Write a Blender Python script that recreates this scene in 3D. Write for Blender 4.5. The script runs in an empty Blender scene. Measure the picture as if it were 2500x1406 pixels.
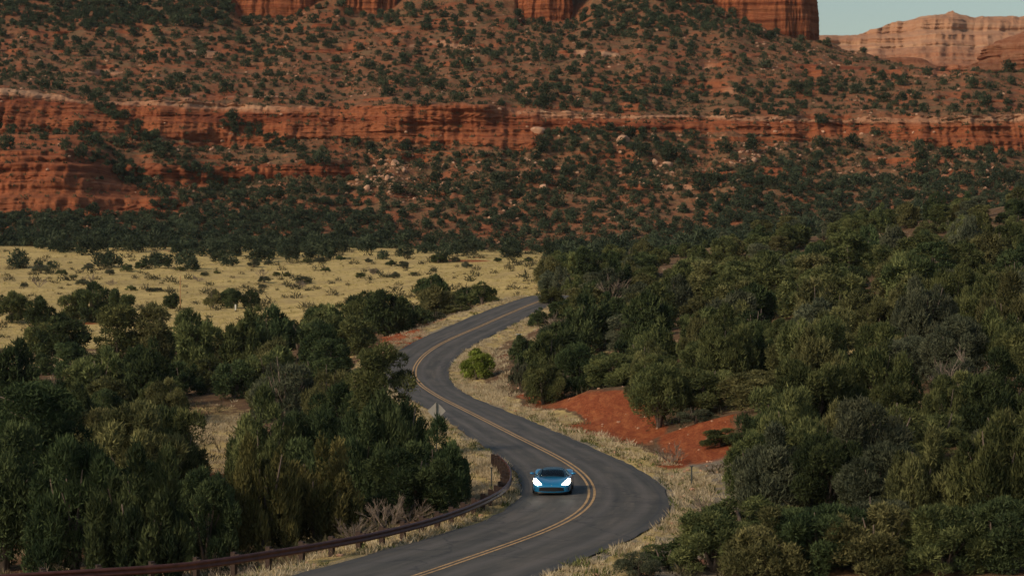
import bpy, math, random
import numpy as np
from mathutils import Vector, Matrix

S = bpy.context.scene
COL = S.collection
R = math.radians

# ------------------------------------------------------------------ camera, sky, sun, exposure
F = 6230.0                      # focal length in photo pixels (photo 2500 wide)
CX, CY = 1250.0, 703.0
PITCH = math.atan((703.0 - 605.0) / F)
cam_d = bpy.data.cameras.new('camera')
cam = bpy.data.objects.new('camera', cam_d); COL.objects.link(cam)
cam_d.sensor_width = 36.0; cam_d.sensor_fit = 'HORIZONTAL'
cam_d.lens = F / 2500.0 * 36.0
cam_d.clip_start = 1.0; cam_d.clip_end = 9000.0
cam.location = (0, 0, 0); cam.rotation_euler = (R(90) - PITCH, 0, 0)
cam_d.dof.use_dof = True; cam_d.dof.focus_distance = 165.0; cam_d.dof.aperture_fstop = 1.8
S.camera = cam

SUN_EL, SUN_AZ = 33.0, 234.0     # azimuth clockwise from +Y (view direction): behind and to the left
world = bpy.data.worlds.new("World"); S.world = world; world.use_nodes = True
wn = world.node_tree
sky = wn.nodes.new('ShaderNodeTexSky'); sky.sky_type = 'NISHITA'; sky.sun_disc = False
sky.sun_elevation = R(SUN_EL); sky.sun_rotation = R(SUN_AZ)
sky.air_density = 1.0; sky.dust_density = 1.3; sky.ozone_density = 1.0
bg = wn.nodes['Background']; bg.inputs['Strength'].default_value = 0.108
wb = wn.nodes.new('ShaderNodeMixRGB'); wb.blend_type = 'MULTIPLY'; wb.inputs[0].default_value = 1.0; wb.inputs[2].default_value = (1.0, 0.985, 0.88, 1)
wn.links.new(sky.outputs[0], wb.inputs[1]); wn.links.new(wb.outputs[0], bg.inputs['Color'])
sun_d = bpy.data.lights.new('sun', 'SUN'); sun = bpy.data.objects.new('sun', sun_d); COL.objects.link(sun)
sun_d.energy = 3.25; sun_d.angle = R(18); sun_d.color = (1.0, 0.80, 0.58)
az, el = R(SUN_AZ), R(SUN_EL)
sdir = Vector((math.sin(az) * math.cos(el), math.cos(az) * math.cos(el), math.sin(el)))
sun.rotation_euler = (-sdir).to_track_quat('-Z', 'Y').to_euler()
sun.location = (-60, -60, 80)
S.view_settings.view_transform = 'Standard'; S.view_settings.look = 'None'
S.view_settings.gamma = 1.0; S.view_settings.exposure = -0.16
S.cycles.max_bounces = 6; S.cycles.diffuse_bounces = 3; S.cycles.transparent_max_bounces = 8

# ------------------------------------------------------------------ projection helpers
_c, _s = math.cos(PITCH), math.sin(PITCH)
def tanrow(row):
    """dz/dY of the ray through a photo row (positive = up)"""
    y = -(np.asarray(row, float) - CY) / F
    return (-_s + y * _c) / (_c + y * _s)
def ray_at(px, row, Y):
    """world point at depth Y seen at photo pixel (px,row)"""
    y = -(np.asarray(row, float) - CY) / F
    k = np.asarray(Y, float) / (_c + y * _s)
    return (np.asarray(px, float) - CX) / F * k, np.asarray(Y, float) + 0 * k, (-_s + y * _c) * k
def project(X, Y, Z):
    fwd = Y * _c - Z * _s; up = Y * _s + Z * _c
    return CX + F * X / fwd, CY - F * up / fwd

# ------------------------------------------------------------------ noise
def _hash(ix, iy, iz, seed):
    h = (ix.astype(np.int64) * 374761393 + iy.astype(np.int64) * 668265263 + iz.astype(np.int64) * 2147483647 + seed * 974711) & 0xffffffff
    h = ((h ^ (h >> 13)) * 1274126177) & 0xffffffff
    h = (h ^ (h >> 16)) & 0xffffffff
    return h.astype(np.float64) / 4294967295.0
def vnoise(x, y, z=0.0, seed=0):
    x, y, z = np.broadcast_arrays(np.asarray(x, float), np.asarray(y, float), np.asarray(z, float))
    ix, iy, iz = np.floor(x), np.floor(y), np.floor(z)
    fx, fy, fz = x - ix, y - iy, z - iz
    fx, fy, fz = [f * f * (3 - 2 * f) for f in (fx, fy, fz)]
    out = 0
    for a in (0, 1):
        for b in (0, 1):
            for c in (0, 1):
                out = out + _hash(ix + a, iy + b, iz + c, seed) * (fx if a else 1 - fx) * (fy if b else 1 - fy) * (fz if c else 1 - fz)
    return out * 2 - 1
def fbm(x, y, z=0.0, seed=0, octv=4, gain=0.5):
    s = 0; a = 1; t = 0; f = 1
    for k in range(octv):
        s = s + a * vnoise(np.asarray(x) * f, np.asarray(y) * f, np.asarray(z) * f, seed + k * 17); t += a; a *= gain; f *= 2.03
    return s / t
def sstep(a, b, x):
    t = np.clip((x - a) / (b - a), 0, 1); return t * t * (3 - 2 * t)

# ------------------------------------------------------------------ object helpers
def tag(o, label=None, cat=None, group=None, kind=None):
    if label: o['label'] = label
    if cat: o['category'] = cat
    if group: o['group'] = group
    if kind: o['kind'] = kind
    return o
def mesh_np(name, verts, faces, mat=None, attrs=None, smooth=False):
    """faces: (N,3) or (N,4) int array"""
    verts = np.asarray(verts, np.float32); faces = np.asarray(faces, np.int32)
    me = bpy.data.meshes.new(name)
    n, k = faces.shape
    me.vertices.add(len(verts)); me.vertices.foreach_set('co', verts.ravel())
    me.loops.add(n * k); me.loops.foreach_set('vertex_index', faces.ravel())
    me.polygons.add(n); me.polygons.foreach_set('loop_start', np.arange(0, n * k, k, dtype=np.int32))
    try: me.polygons.foreach_set('loop_total', np.full(n, k, np.int32))
    except Exception: pass
    me.polygons.foreach_set('use_smooth', np.full(n, smooth, bool))
    for an, av in (attrs or {}).items():
        av = np.asarray(av, np.float32)
        if av.ndim == 1:
            a = me.attributes.new(an, 'FLOAT', 'POINT'); a.data.foreach_set('value', av)
        else:
            a = me.attributes.new(an, 'FLOAT_COLOR', 'POINT')
            if av.shape[1] == 3: av = np.concatenate([av, np.ones((len(av), 1), np.float32)], 1)
            a.data.foreach_set('color', av.ravel())
    me.update(calc_edges=True); me.validate()
    if mat: me.materials.append(mat)
    return me
def link(name, me, parent=None, loc=None):
    o = bpy.data.objects.new(name, me); COL.objects.link(o)
    if parent: o.parent = parent
    if loc is not None: o.location = loc
    return o
def empty(name, loc, rz=0):
    o = bpy.data.objects.new(name, None); COL.objects.link(o)
    o.location = loc; o.rotation_euler = (0, 0, rz); o.empty_display_size = 0.3
    return o
def grid_faces(nr, nc):
    i = np.arange(nr - 1)[:, None] * nc + np.arange(nc - 1)[None, :]
    i = i.ravel()
    return np.stack([i, i + 1, i + nc + 1, i + nc], 1)
class MB:
    """collects boxes and tubes into one mesh (quads/tris)"""
    def __init__(s): s.v = []; s.f = []
    def add(s, vs, fs):
        b = len(s.v); s.v += [tuple(v) for v in vs]; s.f += [tuple(b + i for i in f) for f in fs]; return s
    def box(s, c, d, rz=0.0, taper=1.0):
        x, y, z = d[0] / 2, d[1] / 2, d[2] / 2; vs = []
        for k, (sx, sy, sz) in enumerate([(-1, -1, -1), (1, -1, -1), (1, 1, -1), (-1, 1, -1), (-1, -1, 1), (1, -1, 1), (1, 1, 1), (-1, 1, 1)]):
            t = taper if sz > 0 else 1
            px, py = sx * x * t, sy * y * t
            vs.append((c[0] + px * math.cos(rz) - py * math.sin(rz), c[1] + px * math.sin(rz) + py * math.cos(rz), c[2] + sz * z))
        return s.add(vs, [(0, 3, 2, 1), (4, 5, 6, 7), (0, 1, 5, 4), (1, 2, 6, 5), (2, 3, 7, 6), (3, 0, 4, 7)])
    def tube(s, pts, rad, n=6):
        pts = [Vector(p) for p in pts]; base = len(s.v); up = Vector((0, 0, 1))
        for i, p in enumerate(pts):
            d = (pts[min(i + 1, len(pts) - 1)] - pts[max(i - 1, 0)]).normalized()
            a = d.cross(up if abs(d.z) < 0.95 else Vector((1, 0, 0))).normalized(); b = d.cross(a)
            r = rad[i] if isinstance(rad, (list, tuple)) else rad
            for k in range(n):
                t = 2 * math.pi * k / n
                s.v.append(tuple(p + a * (r * math.cos(t)) + b * (r * math.sin(t))))
        for i in range(len(pts) - 1):
            for k in range(n):
                k2 = (k + 1) % n
                s.f.append((base + i * n + k, base + i * n + k2, base + (i + 1) * n + k2, base + (i + 1) * n + k))
        s.f.append(tuple(base + k for k in range(n))[::-1]); s.f.append(tuple(base + (len(pts) - 1) * n + k for k in range(n)))
        return s
    def mesh(s, name, mat, smooth=False):
        me = bpy.data.meshes.new(name); me.from_pydata(s.v, [], s.f); me.update()
        if mat: me.materials.append(mat)
        if smooth:
            for p in me.polygons: p.use_smooth = True
        return me
    def build(s, name, mat, parent=None, smooth=False):
        return link(name, s.mesh(name, mat, smooth), parent)

# ------------------------------------------------------------------ materials
def newmat(name):
    m = bpy.data.materials.new(name); m.use_nodes = True
    return m, m.node_tree, m.node_tree.nodes['Principled BSDF']
class NT:
    def __init__(s, nt): s.nt = nt
    def n(s, typ, **kw):
        nd = s.nt.nodes.new(typ)
        for k, v in kw.items():
            if isinstance(k, str) and hasattr(nd, k): setattr(nd, k, v)
        return nd
    def l(s, a, b): s.nt.links.new(a, b)
    def noise(s, vec, scale, detail=4, rough=0.6):
        nd = s.nt.nodes.new('ShaderNodeTexNoise'); nd.inputs['Scale'].default_value = scale
        nd.inputs['Detail'].default_value = detail; nd.inputs['Roughness'].default_value = rough
        if vec is not None: s.l(vec, nd.inputs['Vector'])
        return nd.outputs['Fac']
    def mapping(s, vec, scale):
        nd = s.nt.nodes.new('ShaderNodeMapping'); nd.inputs['Scale'].default_value = scale; s.l(vec, nd.inputs['Vector'])
        return nd.outputs['Vector']
    def ramp(s, fac, stops, interp='LINEAR'):
        nd = s.nt.nodes.new('ShaderNodeValToRGB'); cr = nd.color_ramp; cr.interpolation = interp
        while len(cr.elements) < len(stops): cr.elements.new(0.5)
        for e, (p, c) in zip(cr.elements, stops):
            e.position = p; e.color = (c[0], c[1], c[2], 1) if not isinstance(c, (int, float)) else (c, c, c, 1)
        s.l(fac, nd.inputs['Fac']); return nd.outputs['Color']
    def mix(s, fac, a, b, mode='MIX'):
        nd = s.nt.nodes.new('ShaderNodeMix'); nd.data_type = 'RGBA'; nd.blend_type = mode
        for sock, v in ((nd.inputs['Factor'], fac), (nd.inputs['A'], a), (nd.inputs['B'], b)):
            if hasattr(v, 'links'): s.l(v, sock)
            elif sock.type == 'VALUE': sock.default_value = v
            else: sock.default_value = (v[0], v[1], v[2], 1)
        # pick the colour sockets explicitly
        return nd.outputs['Result']
    def cmix(s, fac, a, b, mode='MIX'):
        nd = s.nt.nodes.new('ShaderNodeMixRGB'); nd.blend_type = mode
        for k, v in (('Fac', fac), ('Color1', a), ('Color2', b)):
            if hasattr(v, 'links'): s.l(v, nd.inputs[k])
            elif k == 'Fac': nd.inputs[k].default_value = v
            else: nd.inputs[k].default_value = (v[0], v[1], v[2], 1)
        return nd.outputs['Color']
    def math(s, op, a, b=None, clamp=False):
        nd = s.nt.nodes.new('ShaderNodeMath'); nd.operation = op; nd.use_clamp = clamp
        for i, v in enumerate((a, b)):
            if v is None: continue
            if hasattr(v, 'links'): s.l(v, nd.inputs[i])
            else: nd.inputs[i].default_value = v
        return nd.outputs[0]
    def attr(s, name):
        nd = s.nt.nodes.new('ShaderNodeAttribute'); nd.attribute_name = name; return nd
    def bump(s, h, strength, dist, bsdf):
        nd = s.nt.nodes.new('ShaderNodeBump'); nd.inputs['Strength'].default_value = strength; nd.inputs['Distance'].default_value = dist
        s.l(h, nd.inputs['Height']); s.l(nd.outputs[0], bsdf.inputs['Normal'])
def simple(name, col, rough=0.7, metal=0.0, spec=0.3, var=0.0, scale=8.0, emit=None, estr=0):
    m, nt, b = newmat(name); t = NT(nt)
    b.inputs['Roughness'].default_value = rough; b.inputs['Metallic'].default_value = metal
    b.inputs['Specular IOR Level'].default_value = spec
    geo = t.n('ShaderNodeTexCoord').outputs['Object']
    f = t.noise(geo, scale, 5, 0.65)
    lo = [c * (1 - var) for c in col]; hi = [min(1, c * (1 + var)) for c in col]
    t.l(t.ramp(f, [(0.3, lo), (0.7, hi)]), b.inputs['Base Color'])
    if emit:
        b.inputs['Emission Color'].default_value = (*emit, 1); b.inputs['Emission Strength'].default_value = estr
    return m

def mat_ground():
    m, nt, b = newmat('ground_soil'); t = NT(nt)
    b.inputs['Roughness'].default_value = 0.95; b.inputs['Specular IOR Level'].default_value = 0.1
    P = t.n('ShaderNodeNewGeometry').outputs['Position']
    a = t.attr('zone').outputs['Color']
    sep = t.n('ShaderNodeSeparateColor'); t.l(a, sep.inputs[0])
    n1 = t.noise(P, 0.9, 6, 0.7); n2 = t.noise(P, 0.12, 5, 0.6); n3 = t.noise(P, 5.0, 4, 0.7)
    litter = t.ramp(n1, [(0.25, (0.07, 0.04, 0.028)), (0.5, (0.15, 0.09, 0.05)), (0.75, (0.26, 0.18, 0.10))])
    straw = t.ramp(n1, [(0.2, (0.19, 0.13, 0.06)), (0.42, (0.39, 0.29, 0.14)), (0.62, (0.54, 0.42, 0.22)), (0.8, (0.62, 0.51, 0.31))])
    straw = t.cmix(0.5, straw, t.ramp(n2, [(0.3, (0.27, 0.21, 0.10)), (0.45, (0.50, 0.38, 0.14)), (0.65, (0.70, 0.54, 0.20))]), 'MIX')
    red = t.ramp(n3, [(0.25, (0.12, 0.030, 0.013)), (0.5, (0.27, 0.068, 0.026)), (0.8, (0.40, 0.130, 0.052))])
    red = t.cmix(t.ramp(t.noise(t.mapping(P, (1.6, .35, 1.0)), 1.0, 5, .7), [(.45, 0.0), (.7, .7)]), red, (.50, .175, .065))
    gravel = t.ramp(n3, [(0.25, (0.16, 0.13, 0.10)), (0.5, (0.27, 0.235, 0.18)), (0.8, (0.40, 0.36, 0.29))])
    def soft(x, nn, w=0.55):
        v = t.math('ADD', x, t.math('MULTIPLY', t.math('SUBTRACT', nn, 0.5), w))
        return t.ramp(v, [(0.42, 0.0), (0.60, 1.0)])
    c = t.cmix(soft(sep.outputs[0], n1), litter, straw)
    c = t.cmix(soft(sep.outputs[2], n1), c, gravel)
    c = t.cmix(soft(sep.outputs[1], n2, 0.9), c, red)
    t.l(c, b.inputs['Base Color'])
    t.bump(t.noise(P, 2.2, 6, 0.75), 0.9, 0.35, b)
    return m
def mat_rock():
    m, nt, b = newmat('red_sandstone'); t = NT(nt)
    b.inputs['Roughness'].default_value = 0.92; b.inputs['Specular IOR Level'].default_value = 0.12
    g = t.n('ShaderNodeNewGeometry'); P = g.outputs['Position']
    tone = t.attr('tone').outputs['Color']; ts = t.n('ShaderNodeSeparateColor'); t.l(tone, ts.inputs[0])
    warp = t.noise(P, 0.05, 3, 0.5)
    v = t.n('ShaderNodeVectorMath', operation='ADD'); cb = t.n('ShaderNodeCombineXYZ')
    t.l(t.math('MULTIPLY', warp, 3.0), cb.inputs[2]); t.l(P, v.inputs[0]); t.l(cb.outputs[0], v.inputs[1])
    strat = t.noise(t.mapping(v.outputs[0], (0.012, 0.012, 0.42)), 1.0, 6, 0.72)
    fine = t.noise(t.mapping(v.outputs[0], (0.05, 0.05, 1.9)), 1.0, 4, 0.7)
    crack = t.noise(t.mapping(P, (0.50, 0.3, 0.11)), 1.0, 6, 0.75)
    patch = t.noise(P, 0.09, 5, 0.6)
    rock = t.ramp(strat, [(0.30, (0.150, 0.042, 0.021)), (0.43, (0.26, 0.076, 0.034)), (0.52, (0.36, 0.128, 0.058)), (0.62, (0.31, 0.092, 0.040)), (0.74, (0.46, 0.215, 0.115))])
    rock = t.cmix(0.5, rock, t.ramp(fine, [(0.3, (0.45, 0.42, 0.40)), (0.6, (1.0, 1.0, 1.0)), (0.8, (1.25, 1.2, 1.15))]), 'MULTIPLY')
    rock = t.cmix(t.math('SUBTRACT', 0.6, t.math('MULTIPLY', ts.outputs[2], 0.35)), rock, t.ramp(crack, [(0.32, (0.45, 0.40, 0.40)), (0.5, (1, 1, 1)), (0.7, (1.2, 1.15, 1.1))]), 'MULTIPLY')
    pale = t.ramp(strat, [(0.3, (0.34, 0.155, 0.085)), (0.5, (0.44, 0.235, 0.14)), (0.7, (0.52, 0.33, 0.21))])
    pf = t.ramp(t.math('ADD', ts.outputs[1], t.math('MULTIPLY', t.math('SUBTRACT', crack, 0.5), 0.7)), [(0.35, 0.0), (0.75, 1.0)])
    rock = t.cmix(pf, rock, pale)
    sp = t.noise(P, 0.75, 6, 0.8); sp2 = t.noise(P, 0.22, 5, 0.65)
    soil = t.ramp(sp, [(0.30, (0.085, 0.055, 0.032)), (0.45, (0.20, 0.090, 0.046)), (0.56, (0.27, 0.115, 0.058)), (0.70, (0.37, 0.23, 0.145))])
    soil = t.cmix(t.ramp(sp2, [(0.44, 0.0), (0.60, 0.7)]), soil, (0.165, 0.118, 0.066))
    soil = t.cmix(t.ramp(patch, [(0.5, 0.0), (0.62, 0.6)]), soil, (0.33, 0.100, 0.045))
    nz = t.n('ShaderNodeSeparateXYZ'); t.l(g.outputs['Normal'], nz.inputs[0])
    steep = t.math('SUBTRACT', 1.0, nz.outputs[2])
    rf = t.math('ADD', t.math('ADD', ts.outputs[0], t.math('MULTIPLY', t.math('SUBTRACT', steep, 0.22), 1.3)), t.math('MULTIPLY', t.math('SUBTRACT', sp2, 0.5), 0.9))
    rf = t.ramp(rf, [(0.42, 0.0), (0.56, 1.0)])
    t.l(t.cmix(rf, soil, rock), b.inputs['Base Color'])
    h = t.math('ADD', t.math('MULTIPLY', fine, 0.8), t.math('ADD', crack, t.math('MULTIPLY', sp, 0.5)))
    t.bump(h, 1.0, 0.9, b)
    return m
def mat_asphalt():
    m, nt, b = newmat('worn_asphalt'); t = NT(nt)
    b.inputs['Roughness'].default_value = 0.75; b.inputs['Specular IOR Level'].default_value = 0.35
    P = t.n('ShaderNodeNewGeometry').outputs['Position']
    lat = t.attr('lat').outputs['Fac']; lon = t.attr('lon').outputs['Fac']
    cb = t.n('ShaderNodeCombineXYZ'); t.l(t.math('MULTIPLY', lat, 3.2), cb.inputs[0]); t.l(t.math('MULTIPLY', lon, 0.07), cb.inputs[1])
    streak = t.noise(cb.outputs[0], 1.6, 5, 0.65)
    n1 = t.noise(P, 0.55, 6, 0.7); n2 = t.noise(P, 30.0, 2, 0.6)
    c = t.ramp(streak, [(0.30, (0.042, 0.041, 0.036)), (0.5, (0.070, 0.065, 0.056)), (0.70, (0.115, 0.100, 0.084))])
    c = t.cmix(0.55, c, t.ramp(n1, [(0.3, (0.62, 0.62, 0.62)), (0.5, (1, 1, 1)), (0.72, (1.35, 1.3, 1.26))]), 'MULTIPLY')
    c = t.cmix(0.35, c, t.ramp(n2, [(0.3, (0.6, 0.6, 0.6)), (0.7, (1.4, 1.4, 1.4))]), 'MULTIPLY')
    al = t.math('ABSOLUTE', lat)
    edge = t.ramp(al, [(0.86, 0.0), (0.885, 0.75), (0.91, 0.2), (1.0, 0.5)])
    c = t.cmix(edge, c, (0.040, 0.042, 0.046))
    # worn wheel paths
    wp = t.ramp(al, [(0.12, 0.0), (0.24, 1.0), (0.34, 0.0), (0.58, 0.0), (0.70, 1.0), (0.80, 0.0)])
    c = t.cmix(t.math('MULTIPLY', wp, 0.5), c, (0.125, 0.112, 0.104))
    # sealed cracks
    vor = t.n('ShaderNodeTexVoronoi'); vor.feature = 'DISTANCE_TO_EDGE'; vor.inputs['Scale'].default_value = 0.16
    wv = t.n('ShaderNodeVectorMath', operation='ADD'); nn = t.nt.nodes.new('ShaderNodeTexNoise'); nn.inputs['Scale'].default_value = 0.5; t.l(P, nn.inputs['Vector'])
    sc = t.n('ShaderNodeVectorMath', operation='SCALE'); sc.inputs['Scale'].default_value = 2.5; t.l(nn.outputs['Color'], sc.inputs[0])
    t.l(P, wv.inputs[0]); t.l(sc.outputs[0], wv.inputs[1]); t.l(wv.outputs[0], vor.inputs['Vector'])
    cr = t.ramp(vor.outputs['Distance'], [(0.0, 0.9), (0.016, 0.0)])
    c = t.cmix(t.math('MULTIPLY', cr, 0.7), c, (0.022, 0.022, 0.024))
    t.l(c, b.inputs['Base Color'])
    t.bump(n2, 0.25, 0.01, b)
    return m
def mat_leaf(name, dark, light, gloss=0.25):
    m = bpy.data.materials.new(name); m.use_nodes = True; nt = m.node_tree; t = NT(nt)
    nt.nodes.remove(nt.nodes['Principled BSDF'])
    out = nt.nodes['Material Output']
    tint = t.attr('tint').outputs['Fac']
    c = t.ramp(tint, [(0.0, dark), (0.55, [(a + b_) / 2 for a, b_ in zip(dark, light)]), (1.0, light)])
    oi = t.n('ShaderNodeObjectInfo').outputs['Random']
    hs = t.n('ShaderNodeHueSaturation')
    t.l(c, hs.inputs['Color'])
    t.l(t.math('ADD', 0.487, t.math('MULTIPLY', oi, 0.028)), hs.inputs['Hue'])
    t.l(t.math('ADD', 0.75, t.math('MULTIPLY', t.math('FRACT', t.math('MULTIPLY', oi, 7.3)), 0.5)), hs.inputs['Value'])
    d = t.n('ShaderNodeBsdfDiffuse'); tr = t.n('ShaderNodeBsdfTranslucent'); mx = t.n('ShaderNodeMixShader'); mx.inputs[0].default_value = 0.22
    t.l(hs.outputs[0], d.inputs['Color']); t.l(hs.outputs[0], tr.inputs['Color'])
    t.l(d.outputs[0], mx.inputs[1]); t.l(tr.outputs[0], mx.inputs[2])
    t.l(mx.outputs[0], out.inputs['Surface'])
    return m

M = {}
M['ground'] = mat_ground(); M['rock'] = mat_rock(); M['asphalt'] = mat_asphalt()
M['line'] = simple('worn_yellow_paint', (0.42, 0.265, 0.12), 0.7, var=0.45, scale=3.0)
M['leaf_dark'] = mat_leaf('foliage_dark_green', (0.021, 0.036, 0.020), (0.108, 0.138, 0.058))
M['leaf_mid'] = mat_leaf('foliage_mid_green', (0.032, 0.047, 0.022), (0.190, 0.205, 0.080))
M['leaf_olive'] = mat_leaf('foliage_olive', (0.042, 0.049, 0.023), (0.215, 0.208, 0.088))
M['leaf_gold'] = mat_leaf('foliage_golden_olive', (0.040, 0.048, 0.020), (0.200, 0.180, 0.066))
M['leaf_grey'] = mat_leaf('foliage_grey_green', (0.046, 0.057, 0.038), (0.150, 0.160, 0.098))
M['leaf_bright'] = mat_leaf('foliage_spring_green', (0.09, 0.12, 0.022), (0.36, 0.42, 0.09))
M['leaf_hill'] = mat_leaf('foliage_hillside', (0.021, 0.034, 0.024), (0.092, 0.112, 0.064))
M['scrub'] = mat_leaf('low_scrub', (0.045, 0.050, 0.030), (0.150, 0.125, 0.070))
M['straw'] = mat_leaf('dry_grass_blades', (0.30, 0.23, 0.12), (0.82, 0.71, 0.49))
M['bark'] = simple('grey_bark', (0.13, 0.10, 0.08), 0.9, var=0.4, scale=6)
M['twig'] = simple('bare_grey_twigs', (0.21, 0.165, 0.13), 0.9, var=0.35, scale=2)
M['rust'] = simple('rusted_steel', (0.115, 0.045, 0.035), 0.52, metal=0.55, spec=0.5, var=0.35, scale=2.5)
M['post'] = simple('dark_weathered_timber', (0.045, 0.028, 0.022), 0.85, var=0.4, scale=5)
M['sign_back'] = simple('dull_aluminium', (0.36, 0.34, 0.30), 0.55, metal=0.2, var=0.08, scale=2)
M['galv'] = simple('dark_galvanised_steel', (0.10, 0.105, 0.095), 0.5, metal=0.5, var=0.2, scale=10)
M['white'] = simple('white_plastic', (0.70, 0.70, 0.64), 0.5, var=0.08, scale=5)
M['boulder'] = simple('pale_pink_boulder', (0.44, 0.255, 0.165), 0.9, var=0.35, scale=0.8)

# ------------------------------------------------------------------ road centre and edges, read off as points on the road surface
def zroad(Y):
    Y = np.asarray(Y, float)
    z = np.where(Y < 238, -12.3, -12.3 + 0.0745 * (Y - 238))
    z = np.where(Y > 322, -12.3 + 0.0745 * 84 - 0.03 * (Y - 322), z)
    s = np.clip((Y - 226) / 24, 0, 1)         # soften the foot of the ramp
    return z + np.where((Y > 226) & (Y < 250), 0.45 * (s * (1 - s)), 0)
_Yt = np.concatenate([np.arange(80, 330, 0.05)])
def on_road(px, row):
    """intersect the pixel ray with the road surface z=zroad(Y)"""
    g = zroad(_Yt) / _Yt - tanrow(row)
    i = np.where((g[:-1] <= 0) & (g[1:] > 0) | (g[:-1] >= 0) & (g[1:] < 0))[0]
    Y = _Yt[i[0]] if len(i) else (322.0 if row < 740 else 95.0)
    X = (px - CX) / F * Y * 1.0
    return float(X), float(Y)
CEN = [(1038,1403),(1124,1371),(1220,1339),(1316,1306),(1396,1272),(1441,1237),(1452,1206),(1441,1176),(1412,1147),(1364,1118),(1316,1094),(1252,1062),(1188,1029),(1130,1000),(1074,972),(1045,954),(1021,935),(1010,917),(1009,904),(1016,888),(1034,867),(1061,848),(1100,827),(1153,806),(1218,777),(1271,754),(1321,734)]
LEF = [(690,1400),(830,1368),(950,1345),(996,1333),(1092,1301),(1172,1275),(1236,1246),(1268,1218),(1276,1189),(1265,1166),(1247,1147),(1220,1118),(1188,1102),(1156,1074),(1130,1050),(1090,1022),(1030,990),(970,958),(932,930),(922,905),(930,882),(960,861),(997,846),(1034,827),(1079,801),(1139,775),(1192,758),(1224,743),(1271,730),(1297,722)]
RIG = [(1340,1398),(1412,1368),(1508,1333),(1588,1294),(1630,1256),(1639,1224),(1626,1198),(1604,1176),(1556,1147),(1508,1118),(1444,1090),(1380,1064),(1316,1035),(1236,1000),(1179,983),(1134,962),(1108,941),(1097,917),(1097,898),(1107,883),(1126,862),(1166,838),(1218,809),(1258,793),(1292,772),(1318,752),(1331,741)]
def poly3(L): return np.array([on_road(*p) for p in L])
C2, L2, R2 = poly3(CEN), poly3(LEF), poly3(RIG)
def extend(P, n0, n1):
    a = P[0] + (P[0] - P[1]) / np.linalg.norm(P[0] - P[1]) * n0
    b = P[-1] + (P[-1] - P[-2]) / np.linalg.norm(P[-1] - P[-2]) * n1
    return np.vstack([a, P, b])
def resample(P, step, smooth=0):
    d = np.r_[0, np.cumsum(np.linalg.norm(np.diff(P, axis=0), axis=1))]
    s = np.arange(0, d[-1], step)
    Q = np.stack([np.interp(s, d, P[:, k]) for k in range(P.shape[1])], 1)
    for _ in range(smooth):
        Q[1:-1] = (Q[:-2] + 2 * Q[1:-1] + Q[2:]) / 4
    return Q
# far end bends away to the right behind the trees; near end runs on out of frame
far = C2[-1]; fd = (C2[-1] - C2[-2]) / np.linalg.norm(C2[-1] - C2[-2])
tail = []; a0 = math.atan2(fd[1], fd[0]); p = far.copy()
for k in range(12):
    a0 -= 0.03; p = p + 4 * np.array([math.cos(a0), math.sin(a0)]); tail.append(p.copy())
CL = np.vstack([C2, tail])
n0 = (C2[0] - C2[1]) / np.linalg.norm(C2[0] - C2[1])
head = []; a1 = math.atan2(n0[1], n0[0]); p = C2[0].copy()
for k in range(6):
    a1 -= 0.05; p = p + 6 * np.array([math.cos(a1), math.sin(a1)]); head.append(p.copy())
CL = np.vstack([head[::-1], CL])
CL = resample(CL, 0.8, 60)
T = np.gradient(CL, axis=0); T /= np.linalg.norm(T, axis=1)[:, None]
NRM = np.stack([T[:, 1], -T[:, 0]], 1)         # to the right when going away
def cast(P, poly):
    """signed offset along the normal where each centre point's cross line meets the edge polyline"""
    out = np.full(len(P), np.nan)
    for i in range(len(P)):
        best = None
        for j in range(len(poly) - 1):
            a, b = poly[j], poly[j + 1]; d = b - a; n = NRM[i]
            det = n[0] * -d[1] + n[1] * d[0]
            if abs(det) < 1e-9: continue
            rhs = a - P[i]
            t = (rhs[0] * -d[1] + rhs[1] * d[0]) / det
            u = (n[0] * rhs[1] - n[1] * rhs[0]) / det
            if -0.001 <= u <= 1.001 and abs(t) < 7 and (best is None or abs(t) < abs(best)): best = t
        if best is not None: out[i] = best
    return out
wR, wL = cast(CL, R2), cast(CL, L2)
def clean(w, lo, hi, d):
    w = np.where((w < lo) | (w > hi), np.nan, w); ok = ~np.isnan(w)
    w = np.interp(np.arange(len(w)), np.where(ok)[0], w[ok]) if ok.sum() > 5 else np.full(len(w), d)
    for _ in range(420): w[1:-1] = (w[:-2] + 2 * w[1:-1] + w[2:]) / 4
    return w
wR = clean(wR, 2.3, 6.0, 3.6); wL = -clean(-wL, 2.3, 6.2, 3.6)
LON = np.arange(len(CL)) * 0.8
ROADV = np.concatenate([CL, zroad(CL[:, 1])[:, None]], 1)

# nearest-road query -------------------------------------------------
def road_dist(X, Y):
    """signed lateral offset from centreline (+ = right going away), index of nearest sample"""
    X = np.asarray(X, float).ravel(); Y = np.asarray(Y, float).ravel()
    best = np.full(len(X), 1e18); idx = np.zeros(len(X), int)
    for k in range(0, len(CL), 2):
        d = (X - CL[k, 0]) ** 2 + (Y - CL[k, 1]) ** 2
        m = d < best; best[m] = d[m]; idx[m] = k
    dx = X - CL[idx, 0]; dy = Y - CL[idx, 1]
    side = dx * NRM[idx, 0] + dy * NRM[idx, 1]
    dist = np.sqrt(best) * np.where(side >= 0, 1, -1)
    return dist, idx

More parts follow.
